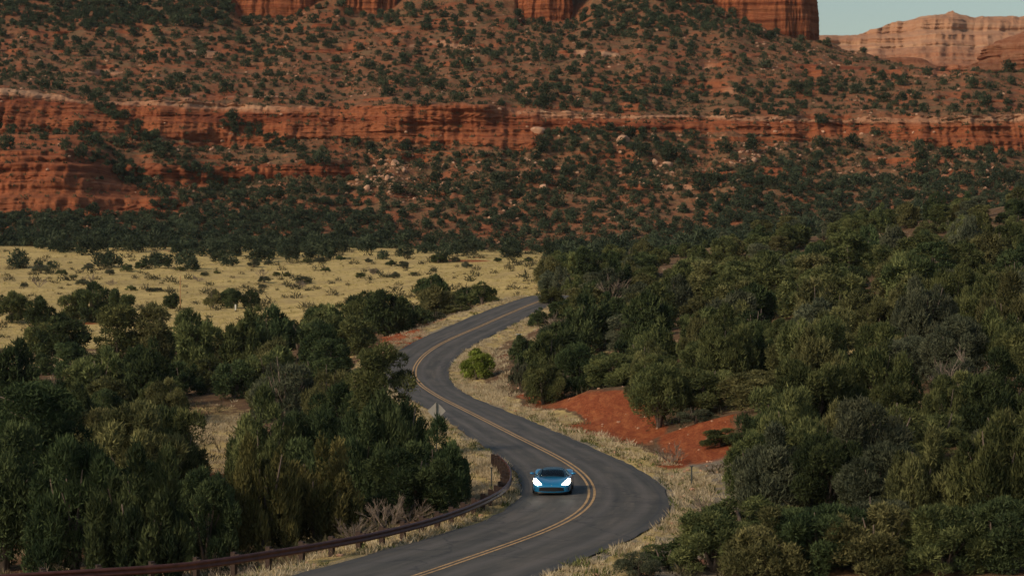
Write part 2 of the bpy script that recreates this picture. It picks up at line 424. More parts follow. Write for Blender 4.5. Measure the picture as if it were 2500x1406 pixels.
# ------------------------------------------------------------------ ground height: surveyed points, smoothly joined
ctl = []                                     # (X,Y,Z)
def cp(px, row, Y):
    x, y, z = ray_at(px, row, Y); ctl.append((float(x), float(y), float(z)))
def cz(px, Y, z): ctl.append(((px - CX) / F * Y, Y, z))
for Y in (70, 100, 130, 165, 205): 
    for px in (-300, 0, 300, 600): cz(px, Y, -14.6 if Y < 180 else -14.0)
cz(850, 125, -14.2); cz(950, 135, -13.9); cz(900, 160, -13.9); cz(800, 180, -13.9); cz(850, 210, -13.3); cz(1080, 132, -13.2); cz(1150, 128, -12.9)
for Y, z in ((250, -13.4), (300, -13.0)):
    for px in (-300, 0, 300, 600, 800): cz(px, Y, z)
for px in (-300, 100, 500, 800):
    cp(px, 830, 338); cp(px, 745, 405); cp(px, 690, 455); cp(px, 640, 520); cp(px, 600, 585); cz(px, 700, 3)
cp(1000, 745, 360); cp(1000, 690, 430); cp(1000, 635, 510); cp(1000, 610, 570)
cp(1150, 720, 365); cp(1200, 690, 410); cp(1200, 645, 490); cp(1200, 615, 560); cp(1300, 690, 400); cp(1330, 640, 500)
for px, row, Y in ((1400,678,380),(1600,655,390),(1900,612,400),(2200,562,410),(2500,495,420),(2850,440,420)): cp(px, row, Y)
for px, row in ((1500,640),(1600,622),(2000,600),(2500,575),(2850,560)): cp(px, row, 560); 
for px in (1400, 2000, 2600): cz(px, 700, 4)
for px, row in ((1450,730),(1700,722),(2000,695),(2500,625),(2850,590)): cp(px, row, 300)
for px, row in ((1480,820),(1700,800),(2000,765),(2500,715),(2850,680)): cp(px, row, 245)
for px, row in ((1440,948),(1700,925),(2000,880),(2500,825),(2850,800)): cp(px, row, 195)
for px, row in ((1900,1060),(2150,1035),(2500,1010),(2850,990)): cp(px, row, 150)
for px, row in ((1900,1295),(2200,1270),(2500,1235),(2850,1200)): cp(px, row, 110)
cz(1750, 100, -12.4); cz(2000, 70, -12.6); cz(2700, 70, -12); cz(1450, 80, -12.5); cz(1000, 70, -12.4)
# red banks at the right-hand side
cp(1340, 985, 198); cp(1450, 958, 190); cp(1520, 950, 187); cp(1570, 985, 180)
for px, Y in ((1330, 193), (1420, 181), (1500, 172), (1560, 165), (1610, 160)): cz(px, Y, -12.25)
cp(1600, 1060, 166); cp(1680, 1040, 163); cp(1760, 1018, 161); cp(1830, 1010, 160)
cz(1660, 153, -12.2); cz(1720, 147, -12.15); cz(1780, 143, -12.0); cz(1680, 140, -12.35); cz(1700, 125, -12.4); cz(1800, 130, -11.9)
for k in range(0, len(CL), 9):
    for off in (-4.5, 0, 4.5):
        q = CL[k] + NRM[k] * off; ctl.append((q[0], q[1], float(zroad(q[1])) - 0.05))
ctl = np.array(ctl)
def _solve(P, z):
    n = len(P); D = np.sqrt(((P[:, None] - P[None]) ** 2).sum(-1))
    A = np.zeros((n + 3, n + 3)); A[:n, :n] = D - 0.6 * np.eye(n)
    A[:n, n] = 1; A[:n, n + 1:] = P / 100; A[n, :n] = 1; A[n + 1:, :n] = P.T / 100
    return np.linalg.solve(A, np.r_[z, 0, 0, 0])
_P = ctl[:, :2]; _w = _solve(_P, ctl[:, 2])
def rbf(X, Y):
    X = np.asarray(X, float).ravel(); Y = np.asarray(Y, float).ravel(); out = np.full(len(X), _w[len(_P)])
    out += _w[-2] * X / 100 + _w[-1] * Y / 100
    for k in range(len(_P)):
        out += _w[k] * np.sqrt((X - _P[k, 0]) ** 2 + (Y - _P[k, 1]) ** 2)
    return out
def ground_full(X, Y):
    X = np.asarray(X, float).ravel(); Y = np.asarray(Y, float).ravel()
    z = rbf(X, Y)
    z += fbm(X / 7, Y / 7, 0, 5, 4) * 0.30 + fbm(X / 30, Y / 30, 3, 9, 3) * 0.35
    d, i = road_dist(X, Y)
    w = np.where(d > 0, wR[i], -wL[i]); ad = np.abs(d) - w          # distance outside the pavement
    zr = zroad(Y)
    shoulder = zr - 0.02 - 0.035 * np.clip(ad, 0, 4) + 0.05 * fbm(X / 0.9, Y / 0.9, 0, 3, 3)
    z = z * sstep(1.2, 6.0, ad) + shoulder * (1 - sstep(1.2, 6.0, ad))
    z = np.where(ad < 0.25, zr - 0.02 - 0.12 * sstep(0.25, -0.3, ad), z)
    return z, d, i, ad
def gz(X, Y): return ground_full(np.atleast_1d(X), np.atleast_1d(Y))[0]
def gz1(X, Y): return float(gz(X, Y)[0])

# ground mesh -------------------------------------------------------
Yr = [60.0]
while Yr[-1] < 690: Yr.append(Yr[-1] * 1.0036 + 0.0)
Yr = np.array(Yr)
pc = np.arange(-520, 3021, 7.0)
YY, PP = np.meshgrid(Yr, pc, indexing='ij'); XX = (PP - CX) / F * YY
gzv, gd, gi, gad = ground_full(XX, YY)
PXf, YF = PP.ravel(), YY.ravel()
_, ROWf = project(XX.ravel(), YF, gzv)
nz = fbm(XX.ravel() / 9, YF / 9, 0, 41, 4); nz2 = fbm(XX.ravel() / 28, YF / 14, 0, 55, 4)
zone = np.zeros((len(gzv), 3))
# yellow grass flats on the far left, forest floor elsewhere
field = sstep(315, 345, YF + nz * 25) * (1 - sstep(1330, 1420, PXf + nz * 60))
zone[:, 0] = 0.95 * field + (1 - field) * (0.30 + 0.35 * nz)
verge = 1 - sstep(2.2, 4.2, gad + nz * 1.5)
zone[:, 0] = np.maximum(zone[:, 0], verge * 0.9)
zone[:, 2] = np.where(gad < 0.55 + 0.5 * nz, 0.5 + 0.3 * nz, 0) + np.where((PXf > 1600) & (YF < 150) & (gad < 7), 0.62 + 0.5 * nz, 0)
def blob(px, Y, rpx, rY, v, ch):
    g = np.exp(-((PXf - px) / rpx) ** 2 - ((YF - Y) / rY) ** 2)
    zone[:, ch] = np.maximum(zone[:, ch], v * g) if v > 0 else zone[:, ch] * (1 + v * g)
bankR = np.maximum(0, 1 - np.abs((PXf - 1430) / 205) ** 4) * np.maximum(0, 1 - np.abs((YF - (194 - (PXf - 1340) * 0.11)) / 18) ** 4)
bankR2 = np.maximum(0, 1 - np.abs((PXf - 1700) / 120) ** 4) * np.maximum(0, 1 - np.abs((YF - 155) / 12) ** 4)
outv = sstep(2.4, 3.8, gad + nz * 1.4)
zone[:, 1] = np.maximum(zone[:, 1], np.maximum(bankR, bankR2) * outv * 1.2)
zone[:, 0] *= 1 - 0.95 * np.maximum(bankR, bankR2) * outv
for a in ((1330, 205, 70, 16, .95), (1290, 245, 40, 20, .8), (1230, 262, 40, 14, .55), (985, 276, 60, 12, 1.3), (930, 262, 35, 12, 1.1), (1050, 296, 45, 10, 1.3), (1575, 170, 60, 10, 1.3), (1480, 176, 120, 8, 1.2), (1640, 148, 60, 6, 1.1), (530, 160, 60, 12, .8), (530, 125, 40, 9, .9),
          (1130, 124, 60, 7, .7), (1190, 133, 25, 6, .5), (1700, 100, 70, 6, .7), (1650, 112, 40, 5, .6), (2480, 240, 80, 14, 1.0), (2210, 290, 60, 9, .8), (2060, 300, 60, 8, .7),
          (180, 370, 160, 4, 1.0), (250, 372, 90, 3, 1.0), (350, 470, 60, 7, .9), (1140, 505, 90, 8, .9), (1180, 525, 60, 7, .8), (1090, 540, 80, 8, .8), (420, 560, 120, 8, .6), (700, 570, 200, 8, .5)):
    blob(a[0], a[1], a[2], a[3], a[4], 1)
for a in ((525, 172, 110, 40, 1.5), (740, 190, 50, 22, 1.4), (745, 190, 40, 16, 1.0), (100, 290, 160, 18, .9), (1150, 128, 60, 9, .75), (1090, 222, 40, 30, 1.0), (920, 210, 40, 22, 1.0)):
    blob(a[0], a[1], a[2], a[3], a[4], 0)
zone[:, 1] *= (0.75 + 0.6 * nz2)
ground = link('ground', mesh_np('ground', np.stack([XX.ravel(), YF, gzv], 1), grid_faces(len(Yr), len(pc)), M['ground'], {'zone': np.clip(zone, 0, 1)}, True))
tag(ground, 'red soil and dry yellow grass ground of the valley', kind='structure')

# road meshes ------------------------------------------------------------
latN = 15
def ribbon(o0, o1, lift, n, i0=0, i1=None, crown=True):
    i1 = len(CL) if i1 is None else i1
    tt = np.linspace(0, 1, n); V = []; A = []; B = []
    for i in range(i0, i1):
        a = o0[i] if hasattr(o0, '__len__') else o0; b = o1[i] if hasattr(o1, '__len__') else o1
        o = a + (b - a) * tt
        q = CL[i][None] + NRM[i][None] * o[:, None]
        l = np.where(o > 0, o / wR[i], o / -wL[i])
        z = zroad(q[:, 1]) + lift + 0.05 * (1 - l * l)
        V.append(np.concatenate([q, z[:, None]], 1)); A.append(l); B.append(np.full(n, LON[i]))
    return np.vstack(V), grid_faces(i1 - i0, n), {'lat': np.concatenate(A), 'lon': np.concatenate(B)}
edn = 0.10 * np.array([float(x) for x in vnoise(LON / 1.7, LON * 0, 0, 3)]); edn2 = 0.10 * vnoise(LON / 1.4, LON * 0, 0, 8)
v, f, at = ribbon(wL + edn, wR + edn2, 0.0, latN)
tag(link('road', mesh_np('road', v, f, M['asphalt'], at, True)), 'winding two lane asphalt road curving down through the valley', kind='structure')
for off in (-0.14, 0.14):
    v, f, at = ribbon(off - 0.06, off + 0.06, 0.008, 2)
    tag(link('road_marking', mesh_np('road_marking', v, f, M['line'], at, True)), 'worn yellow centre line painted on the asphalt', kind='structure')

# ------------------------------------------------------------------ hillside with cliff bands
cols = np.arange(-260, 2781, 3.4); nC = len(cols)
def L(xs, ys): return np.interp(cols, xs, ys)
nc1 = fbm(cols / 190, cols * 0, 0, 71, 3, .35); nc4 = fbm(cols / 34, cols * 0, 0, 72, 4); nc2 = fbm(cols / 18, cols * 0, 0, 77, 3); nc3 = fbm(cols / 140, cols * 0, 5, 79, 4)
lines = []     # (row array, Y array)
gX = (cols - CX) / F * 578; gzz = rbf(gX, np.full(nC, 578.0))
row0 = project(gX, np.full(nC, 578.0), gzz - 0.8)[1]
lines.append((row0, np.full(nC, 578.0)))
lines.append((L([0, 200, 430, 470, 800, 1300, 2500], [524, 526, 532, 490, 486, 474, 460]) + nc1 * 8, L([0, 430, 480, 2500], [612, 612, 636, 640]) + nc3 * 8))
lines.append((L([0, 160, 230, 300, 430, 830, 1300, 2500], [372, 371, 398, 428, 446, 437, 424, 425]) + nc1 * 7, L([0, 160, 230, 300, 430, 830, 2500], [632, 632, 641, 650, 656, 657, 660]) + nc3 * 8))
lines.append((L([0, 160, 300, 830, 900, 1300, 2500], [352, 350, 388, 390, 405, 402, 405]) + nc1 * 5, L([0, 160, 300, 830, 900, 1300, 2500], [645, 645, 659, 662, 672, 668, 666]) + nc3 * 8))
mb = (L([0, 200, 350, 600, 820, 900, 1050, 1296, 1332, 1500, 1750, 2000, 2250, 2500], [312, 310, 325, 346, 337, 343, 353, 360, 322, 312, 326, 336, 346, 366]) + nc1 * 7,
      L([0, 800, 1290, 1345, 1700, 2500], [674, 683, 684, 692, 692, 688]) + nc3 * 8)
mt = (L([0, 60, 200, 400, 500, 600, 800, 820, 1000, 1290, 1312, 1325, 1400, 1700, 2000, 2200, 2500], [210, 218, 240, 240, 242, 250, 264, 262, 252, 262, 262, 268, 272, 283, 287, 284, 278]) + nc1 * 4,
      L([0, 250, 800, 1300, 1700, 2500], [690, 692, 694, 695, 702, 699]) + nc3 * 8)
lines.append(mb); lines.append(mt)
lines.append((L([0, 2500], [168, 172]) + nc3 * 10, np.full(nC, 772.0) + nc3 * 14))
lines.append((L([0, 1700, 2020, 2500], [96, 96, 140, 205]) + nc3 * 8, np.full(nC, 838.0) + nc3 * 10))
m8 = L([-260, 0, 300, 550, 590, 700, 775, 825, 860, 950, 1000, 1100, 1255, 1280, 1400, 1450, 1600, 1720, 1880, 1960, 2015, 2040, 2070, 2120, 2200, 2300, 2390, 2500, 2780],
       [-90, -40, -15, -2, 42, 44, 10, 8, 28, 30, 6, -2, 8, 42, 48, 8, -14, 4, 84, 96, 104, 112, 122, 136, 150, 178, 190, 196, 200])
lines.append((m8, np.full(nC, 902.0)))
lines.append((np.where(cols < 1930, m8 - 150, m8 + 8), np.full(nC, 960.0)))
lines.append((np.where(cols < 1930, m8 - 120, 230), np.full(nC, 1150.0)))
nseg = [110, 120, 46, 80, 120, 120, 84, 80, 16, 8]
rows_, Ys_, seg_, tt_ = [], [], [], []
for k, n in enumerate(nseg):
    t = np.arange(n) / n
    if k in (4,): tz = t
    else: tz = t
    for q in tz:
        rows_.append(lines[k][0] * (1 - q) + lines[k + 1][0] * q); Ys_.append(lines[k][1] * (1 - q) + lines[k + 1][1] * q)
        seg_.append(k); tt_.append(q)
rows_.append(lines[-1][0]); Ys_.append(lines[-1][1]); seg_.append(9); tt_.append(1.0)
RW = np.array(rows_); HY = np.array(Ys_); nR = len(RW)
for _l, _a, _wd in ((mt[0], 7, 10), (mb[0], 12, 16), (lines[1][0], 10, 14), (lines[2][0], 8, 10), (lines[3][0], 6, 10), (m8, 4, 7)):
    RW = RW + (nc4 * _a)[None] * np.exp(-((RW - _l[None]) / _wd) ** 2)
SEG = np.array(seg_)[:, None] * np.ones((1, nC)); TT = np.array(tt_)[:, None] * np.ones((1, nC))
PX = np.ones((nR, 1)) * cols[None]
# big gullies and spurs: move along the view ray so the layout keeps
HY0 = HY.copy()
big = fbm(PX / 260, RW / 90, 0, 91, 3)
HY = HY + big * 7 * sstep(0, 0.5, (SEG + TT)) 
HX, _, HZ = ray_at(PX, RW, HY)
# how much bare cliff each zone has
cl = np.zeros_like(HX)
mS = lambda k: (SEG == k)
left = 1 - sstep(380, 470, PX + (RW - 450) * -0.9)
cl = np.where(mS(1), left * 0.95 * (1 - 0.2 * (TT < 0.05)), cl)
cl = np.where(mS(2), np.where(PX < 860, 0.85, 0.25), cl)
cl = np.where(mS(3), np.where(PX < 230, 0.75, 0.15 + 0.25 * (PX < 830)), cl)
cl = np.where(mS(4), 0.95, cl)
cl = np.where(mS(5), 0.25 * (1 - TT), cl)
nl = fbm(HX / 26, HZ / 3.0, 0, 101, 4)
cl = np.where(mS(0), 0.0, cl)
cl = cl + np.where((SEG >= 5) | (SEG == 3) | (mS(1) & (left < 0.5)), np.clip(nl * 1.5 - 0.2, 0, 0.7), 0)
LEDGES = [(0, 230, 92, 9), (120, 420, 74, 6), (300, 560, 126, 10), (540, 900, 118, 7), (195, 325, 168, 22), (560, 680, 164, 7), (900, 1010, 70, 9), (860, 1240, 104, 9), (1000, 1180, 182, 6), (1330, 1560, 122, 10),
          (1350, 1720, 196, 7), (1330, 1600, 252, 8), (1690, 1850, 212, 14), (1700, 2010, 158, 8), (1950, 2400, 172, 9), (0, 180, 122, 6), (640, 860, 62, 7), (1060, 1260, 150, 5), (2050, 2500, 236, 6), (350, 720, 232, 5),
          (1280, 1560, 402, 6), (1850, 2010, 420, 12), (1250, 1500, 522, 6), (900, 1100, 476, 5), (2020, 2500, 420, 6), (1500, 1900, 452, 5), (400, 620, 352, 5), (1750, 1900, 132, 6)]
led_m = np.zeros_like(cl); wob = 5 * fbm(PX / 70, 0 * PX, 3, 411, 3)
for (x0, x1, r0, th) in LEDGES:
    tap = sstep(x0 - 8, x0 + 30, PX) * (1 - sstep(x1 - 40, x1 + 8, PX))
    led_m = np.maximum(led_m, tap * np.exp(-(np.abs(RW - r0 - wob) / (th * (.6 + .4 * tap))) ** 3))
led_m = led_m * sstep(-.35, .05, fbm(PX / 45, RW / 14, 0, 413, 3)); cl = np.clip(cl + led_m * 1.1, 0, 1)
# terraces: soft ledges on open slopes
for (h, sd, amp) in ((4.2, 111, 0.75), (1.7, 121, 0.6)):
    zz = HZ + 1.4 * fbm(HX / 60, HY / 60, 0, sd, 3)
    fr = zz / h - np.floor(zz / h)
    st = (np.where(fr < 0.62, fr * 0.35, 0.217 + (fr - 0.62) * 2.06) - fr) * h
    wm = np.clip(cl * 1.1 + 0.28, 0, 1) * amp * np.where(mS(4), 0.35, 1.0)
    HZ = HZ + st * wm
# cliff face relief pushed towards / away from the viewer
cr = np.abs(fbm(HX / 5.5, HZ / 30, HY / 60, 131, 4)); cr2 = np.abs(fbm(HX / 1.9, HZ / 16, 0, 137, 3))
colm = fbm(HX / 14, HZ / 60, 0, 139, 3)
stq = fbm(HX / 22, HZ / 1.1, 0, 141, 4)
fl = cl * np.where((led_m > .3) | mS(4) | mS(2) | (mS(1) & (left > .5)), 1.0, 0.12)
blk = np.abs(fbm(HX / 3.4 + 0.7 * vnoise(HZ / 1.5, 0 * HZ, 0, 5), HZ / 2.6, 0, 143, 3))
HY = HY + fl * (-2.4 * colm - 1.6 * np.minimum(cr * 2.2, 1) - 0.8 * np.minimum(cr2 * 2, 1) - 0.9 * np.minimum(blk * 2.5, 1)) + cl * (1.5 * stq + 0.9)
HY = HY + (1 - cl) * 0.5 * fbm(HX / 9, HZ / 1.6, 0, 151, 4)
HZ = HZ + (1 - cl) * (0.55 * fbm(HX / 5, HY / 5, 0, 161, 4) + 1.8 * sstep(0, .6, SEG + TT) * fbm(HX / 20, HY / 26, 0, 167, 3)) + 0.12 * fbm(HX / 1.3, HY / 1.3, HZ, 163, 2)
tone = np.zeros((nR * nC, 3))
tone[:, 0] = np.clip(cl * 1.0 - 0.02, 0, 1).ravel()
pale = np.where(mS(4), sstep(0.60, 0.95, TT + 0.1 * nl) * (0.75 + 0.35 * nc1[None]), 0) + np.where(mS(5), (1 - sstep(0.0, 0.12, TT)) * 0.5, 0) \
     + np.where(mS(4) & (PX > 1325), 0.25, 0) + np.where(mS(2) | mS(3), 0.22 * sstep(0.7, 1.0, TT) * mS(2) + 0.15, 0)
pale = pale + np.where((RW < 230) & (RW > 90), np.clip(fbm(HX / 30, HZ / 4, 0, 171, 3), 0, 1) * 0.75, 0)
pale = pale + led_m * np.clip(.25 + .9 * fbm(PX / 90, RW / 30, 0, 415, 2), 0, .8)
pale = pale * np.where(mS(4) & (PX > 780) & (PX < 1320), 0.55, 1)
tone[:, 1] = np.clip(pale, 0, 1).ravel()
hill = link('hillside', mesh_np('hillside', np.stack([HX.ravel(), HY.ravel(), HZ.ravel()], 1), grid_faces(nR, nC), M['rock'], {'tone': tone}, True))
tag(hill, 'red sandstone hillside with layered cliff bands and stony slopes', kind='structure')

# buttes -----------------------------------------------------------------
def butte(name, px0, px1, Yf, depth, zb, zt, seed, lean=0.12, pale=0.0, label=''):
    xc = ((px0 + px1) / 2 - CX) / F * Yf; hw = (px1 - px0) / 2 / F * Yf
    n_a = int(max(120, 2 * math.pi * max(hw, depth) / 0.35)); n_a = min(n_a, 420); n_z = int((zt - zb) / 0.4)
    th = np.linspace(0, 2 * math.pi, n_a + 1); hz = np.linspace(0, 1, n_z)
    H, TH = np.meshgrid(hz, th, indexing='ij')
    e = 0.62
    ux = np.sign(np.cos(TH)) * np.abs(np.cos(TH)) ** e; uy = np.sign(np.sin(TH)) * np.abs(np.sin(TH)) ** e
    Z = zb + H * (zt - zb)
    steps = fbm(0 * Z, Z / 5.0, seed, seed, 4)
    sc = 1 + lean * (1 - H) ** 1.5 + 0.035 * steps
    X = ux * hw * sc; Y = uy * depth * sc
    ang = TH + 0.0
    rel = 0.9 * np.abs(fbm(X / 6 + seed, Y / 6, Z / 45, seed + 1, 4)) + 0.55 * np.abs(fbm(X / 1.8, Y / 1.8, Z / 18, seed + 5, 3)) + 0.6 * fbm(X / 12 + 3, Y / 12, Z / 60, seed + 8, 3)
    led = 0.35 * fbm(X / 40, Y / 40, Z / 0.8, seed + 9, 4)
    k = 1 - (rel * 3.0 - 1.0 + led * 1.4) / max(hw, 8)
    X, Y = X * k, Y * k
    V = np.stack([(xc + X).ravel(), (Yf + depth + Y).ravel(), Z.ravel()], 1)
    nt_ = len(V)
    V = np.vstack([V, [[xc, Yf + depth, zt + 2.0]]])
    F4 = grid_faces(n_z, n_a + 1)
    top = (n_z - 1) * (n_a + 1)
    cap = np.array([[top + i, top + i + 1, nt_, nt_] for i in range(n_a)])
    capt = cap[:, :3]
    me = bpy.data.meshes.new(name)
    allf = [tuple(x) for x in F4] + [tuple(x) for x in capt]
    me.from_pydata(V.tolist(), [], allf)
    a = me.attributes.new('tone', 'FLOAT_COLOR', 'POINT')
    tn = np.zeros((len(V), 4), np.float32); tn[:, 0] = 1.0; tn[:, 1] = pale; tn[:, 3] = 1; a.data.foreach_set('color', tn.ravel())
    me.polygons.foreach_set('use_smooth', np.ones(len(me.polygons), bool)); me.update(); me.materials.append(M['rock'])
    return tag(link(name, me), label, kind='structure')
butte('butte', 566, 798, 903, 20, 66, 112, 11, .05, .1, 'tall orange sandstone butte rising out of the upper slope')
butte('butte', 828, 962, 903, 16, 70, 112, 23, .05, .1, 'small orange sandstone butte beside the taller one')
butte('butte', 1262, 1396, 903, 14, 66, 112, 35, .06, 0, 'narrow red rock column above the centre of the slope')
butte('butte', 1718, 2000, 903, 24, 56, 135, 47, .035, 0, 'massive dark red butte with a sheer wall against the sky')
butte('butte', 1560, 1712, 900, 14, 74, 100, 59, .2, 0, 'rounded red rock shoulder beside the massive butte')
butte('butte', 290, 345, 896, 7, 78, 100, 67, .1, 0, 'small red rock knob in the trees at the slope top')

# distant mesa --------------------------------------------------------------
mc = np.arange(1940, 3001, 2.2); mn = fbm(mc / 25, mc * 0, 0, 201, 5)
sk = np.interp(mc, [1940, 1990, 2040, 2100, 2150, 2200, 2250, 2300, 2340, 2380, 2430, 2470, 2500, 2600, 2800, 3000], [84, 80, 77, 68, 62, 50, 30, 21, 24, 32, 34, 28, 30, 24, 40, 60]) + mn * 5
nmr = 260; tm = np.linspace(0, 1, nmr)[:, None]
mrow = 235 + (sk[None] - 235) * tm; mY = 1330 + 170 * tm + 0 * sk[None]
MPX = np.ones((nmr, 1)) * mc[None]
mY = mY + 22 * fbm(MPX / 90, mrow / 120, 0, 211, 4)
mX, _, mZ = ray_at(MPX, mrow, mY)
for (h, sd, amp) in ((11, 221, .6), (4.1, 223, .45)):
    zz = mZ + 3.0 * fbm(mX / 120, mY / 120, 0, sd, 3); fr = zz / h - np.floor(zz / h)
    mZ = mZ + (np.where(fr < 0.6, fr * 0.3, 0.18 + (fr - 0.6) * 2.05) - fr) * h * amp
mY = mY - 2.5 * np.abs(fbm(mX / 30, mZ / 25, 0, 231, 4)) + 5 * fbm(mX / 90, mZ / 2.4, 0, 233, 4)
mX, mZ = mX + 0, mZ + 0.8 * fbm(mX / 6, mY / 6, 0, 241, 3)
back = np.stack([mX[-1] * 1.2, mY[-1] + 400, mZ[-1] - 40], 1)
V = np.vstack([np.stack([mX.ravel(), mY.ravel(), mZ.ravel()], 1), back])
tn = np.zeros((len(V), 3)); tn[:, 0] = 0.97; tn[:, 1] = np.r_[(0.15 + 0.85 * tm + 0 * mX).ravel(), np.ones(len(mc))].clip(0, 1); tn[:, 2] = 1
tag(link('distant_mesa', mesh_np('distant_mesa', V, grid_faces(nmr + 1, len(mc)), M['rock'], {'tone': tn}, True)), 'pale layered sandstone mesa beyond the hillside', kind='structure')
def dome(px, row, Y, rx, ry, rz, seed, label):
    x0, y0, z0 = [float(q) for q in ray_at(px, row, Y)]
    n1, n2 = 150, 260
    ph = np.linspace(-0.15, math.pi / 2, n1); th = np.linspace(0, 2 * math.pi, n2)
    PH, TH = np.meshgrid(ph, th, indexing='ij')
    Z = np.sin(PH) * rz; e = np.cos(PH) ** 0.8
    X = e * np.cos(TH) * rx; Yv = e * np.sin(TH) * ry
    k = 1 + 0.13 * fbm(X / 11, Yv / 11, Z / 9, seed, 4) + 0.075 * fbm(X / 40, Yv / 40, Z / 1.4, seed + 3, 4)
    V = np.stack([(x0 + X * k).ravel(), (y0 + Yv * k).ravel(), (z0 + Z * (0.97 + 0.03 * k)).ravel()], 1)
    tn = np.zeros((len(V), 3)); tn[:, 0] = 1; tn[:, 1] = 0.5; tn[:, 2] = .8
    tag(link('rock_dome', mesh_np('rock_dome', V, grid_faces(n1, n2), M['rock'], {'tone': tn}, True)), label, kind='structure')
dome(2610, 206, 1010, 42, 26, 22, 5, 'rounded banded red rock dome below the pale mesa')
dome(2200, 190, 930, 14, 10, 7.5, 8, 'low orange rock knoll at the foot of the pale mesa')
dome(2085, 175, 900, 9, 8, 5.5, 9, 'small orange rock knoll near the massive butte')

# ------------------------------------------------------------------ vegetation: leaf-by-leaf crowns
def sph(rng, n):
    v = rng.normal(size=(n, 3)); return v / np.linalg.norm(v, axis=1)[:, None]
def leaves(rng, P, N, Ln, Wd, a_out, a_up, a_rnd, tint):
    """one pointed spray per row of P; returns verts (3n), tint"""
    n = len(P)
    d = N * a_out + np.array([0, 0, 1.0]) * a_up + sph(rng, n) * a_rnd
    d /= np.linalg.norm(d, axis=1)[:, None] + 1e-9
    sd = np.cross(d, sph(rng, n)); sd /= np.linalg.norm(sd, axis=1)[:, None] + 1e-9
    L_ = (Ln * rng.uniform(0.6, 1.35, n))[:, None]; W_ = (Wd * rng.uniform(0.7, 1.3, n))[:, None]
    V = np.stack([P - sd * W_ * .5 - d * L_ * .15, P + sd * W_ * .5 - d * L_ * .15, P + d * L_ * .85], 1).reshape(-1, 3)
    return V, np.repeat(tint, 3)
def lobes_for(kind, rng):
    """crown lobes: centre, radii, weight (unit: metres for a 4.6 m wide tree)"""
    out = []
    if kind == 'dome':
        for k in range(60):
            a = rng.uniform(0, 2 * math.pi); r = math.sqrt(rng.uniform(0, 1)) * 1.75; zc = 1 - rng.uniform(0, 1.0) ** 1.35
            top = 3.7 * (1 - (r / 2.45) ** 2) ** 0.5
            q = rng.uniform(0.5, 0.95); out.append(((math.cos(a) * r, math.sin(a) * r, 0.32 + (top - 0.6) * zc), (q * .62, q * .62, q * .62)))
        H = 4.2
    elif kind == 'spire':
        for k in range(60):
            a = rng.uniform(0, 2 * math.pi); r = math.sqrt(rng.uniform(0, 1)) * 1.7
            top = 4.6 * (1 - (r / 2.5) ** 1.7) * rng.uniform(0.78, 1.0)
            hh = rng.uniform(0.7, 1.1); zc = top - hh * 0.5 - rng.uniform(0, 1) ** 1.1 * max(top - .9, 0) * 0.95
            q = rng.uniform(0.24, 0.42); out.append(((math.cos(a) * r, math.sin(a) * r, max(zc, .6)), (q, q, hh * .72)))
        H = 4.7
    elif kind == 'plume':
        for k in range(64):
            a = rng.uniform(0, 2 * math.pi); r = math.sqrt(rng.uniform(0, 1)) * 1.7
            top = 4.7 * (1 - (r / 2.4) ** 1.7) * rng.uniform(0.78, 1.0)
            hh = rng.uniform(0.75, 1.15); zc = top - hh * 0.5 - rng.uniform(0, 1) * max(top - .9, 0) * 0.95
            q = rng.uniform(0.2, 0.34); out.append(((math.cos(a) * r * (.75 + .1 * zc), math.sin(a) * r * (.75 + .1 * zc), max(zc, .6)), (q, q, hh * .75)))
        H = 4.8
    elif kind == 'pine':
        for k in range(62):
            zc = rng.uniform(0.12, 1.0) * 5.4; rr = 1.75 * (1 - (abs(zc - 2.6) / 3.6) ** 2) ** .5
            a = rng.uniform(0, 2 * math.pi); r = rr * math.sqrt(rng.uniform(.15, 1)) if k > 2 else rng.uniform(0, .3)
            if k <= 2: zc = 5.0 + .2 * k
            q = rng.uniform(0.4, 0.75); out.append(((math.cos(a) * r, math.sin(a) * r, zc), (q, q, q * .7)))
        H = 5.6
    elif kind == 'tidy':
        for k in range(60):
            n = sph(rng, 1)[0]; n[2] = abs(n[2]) * 1.1 - .25
            q = rng.uniform(.26, .4)
            out.append(((n[0] * 1.75, n[1] * 1.75, 2.0 + n[2] * 2.1), (q, q, q * 1.9)))
        for k in range(16):
            n = sph(rng, 1)[0]; out.append(((n[0] * 1.0, n[1] * 1.0, 1.8 + n[2] * 1.1), (.75, .75, .9)))
        H = 4.4
    elif kind == 'loose':
        for k in range(30):
            a = rng.uniform(0, 2 * math.pi); r = math.sqrt(rng.uniform(0, 1)) * 1.9
            zc = rng.uniform(0.25, 1) * 2.6 * (1 - (r / 2.6) ** 2) + .2
            q = rng.uniform(.3, .62); out.append(((math.cos(a) * r, math.sin(a) * r, zc), (q, q, q * .8)))
        H = 3.2
    return out, H
AIM = {'plume': (.45, 1.0, .6), 'dome': (.6, .55, .75), 'spire': (.5, .85, .7), 'pine': (.6, .35, .9), 'tidy': (.5, .5, .5), 'loose': (.5, .6, .9)}
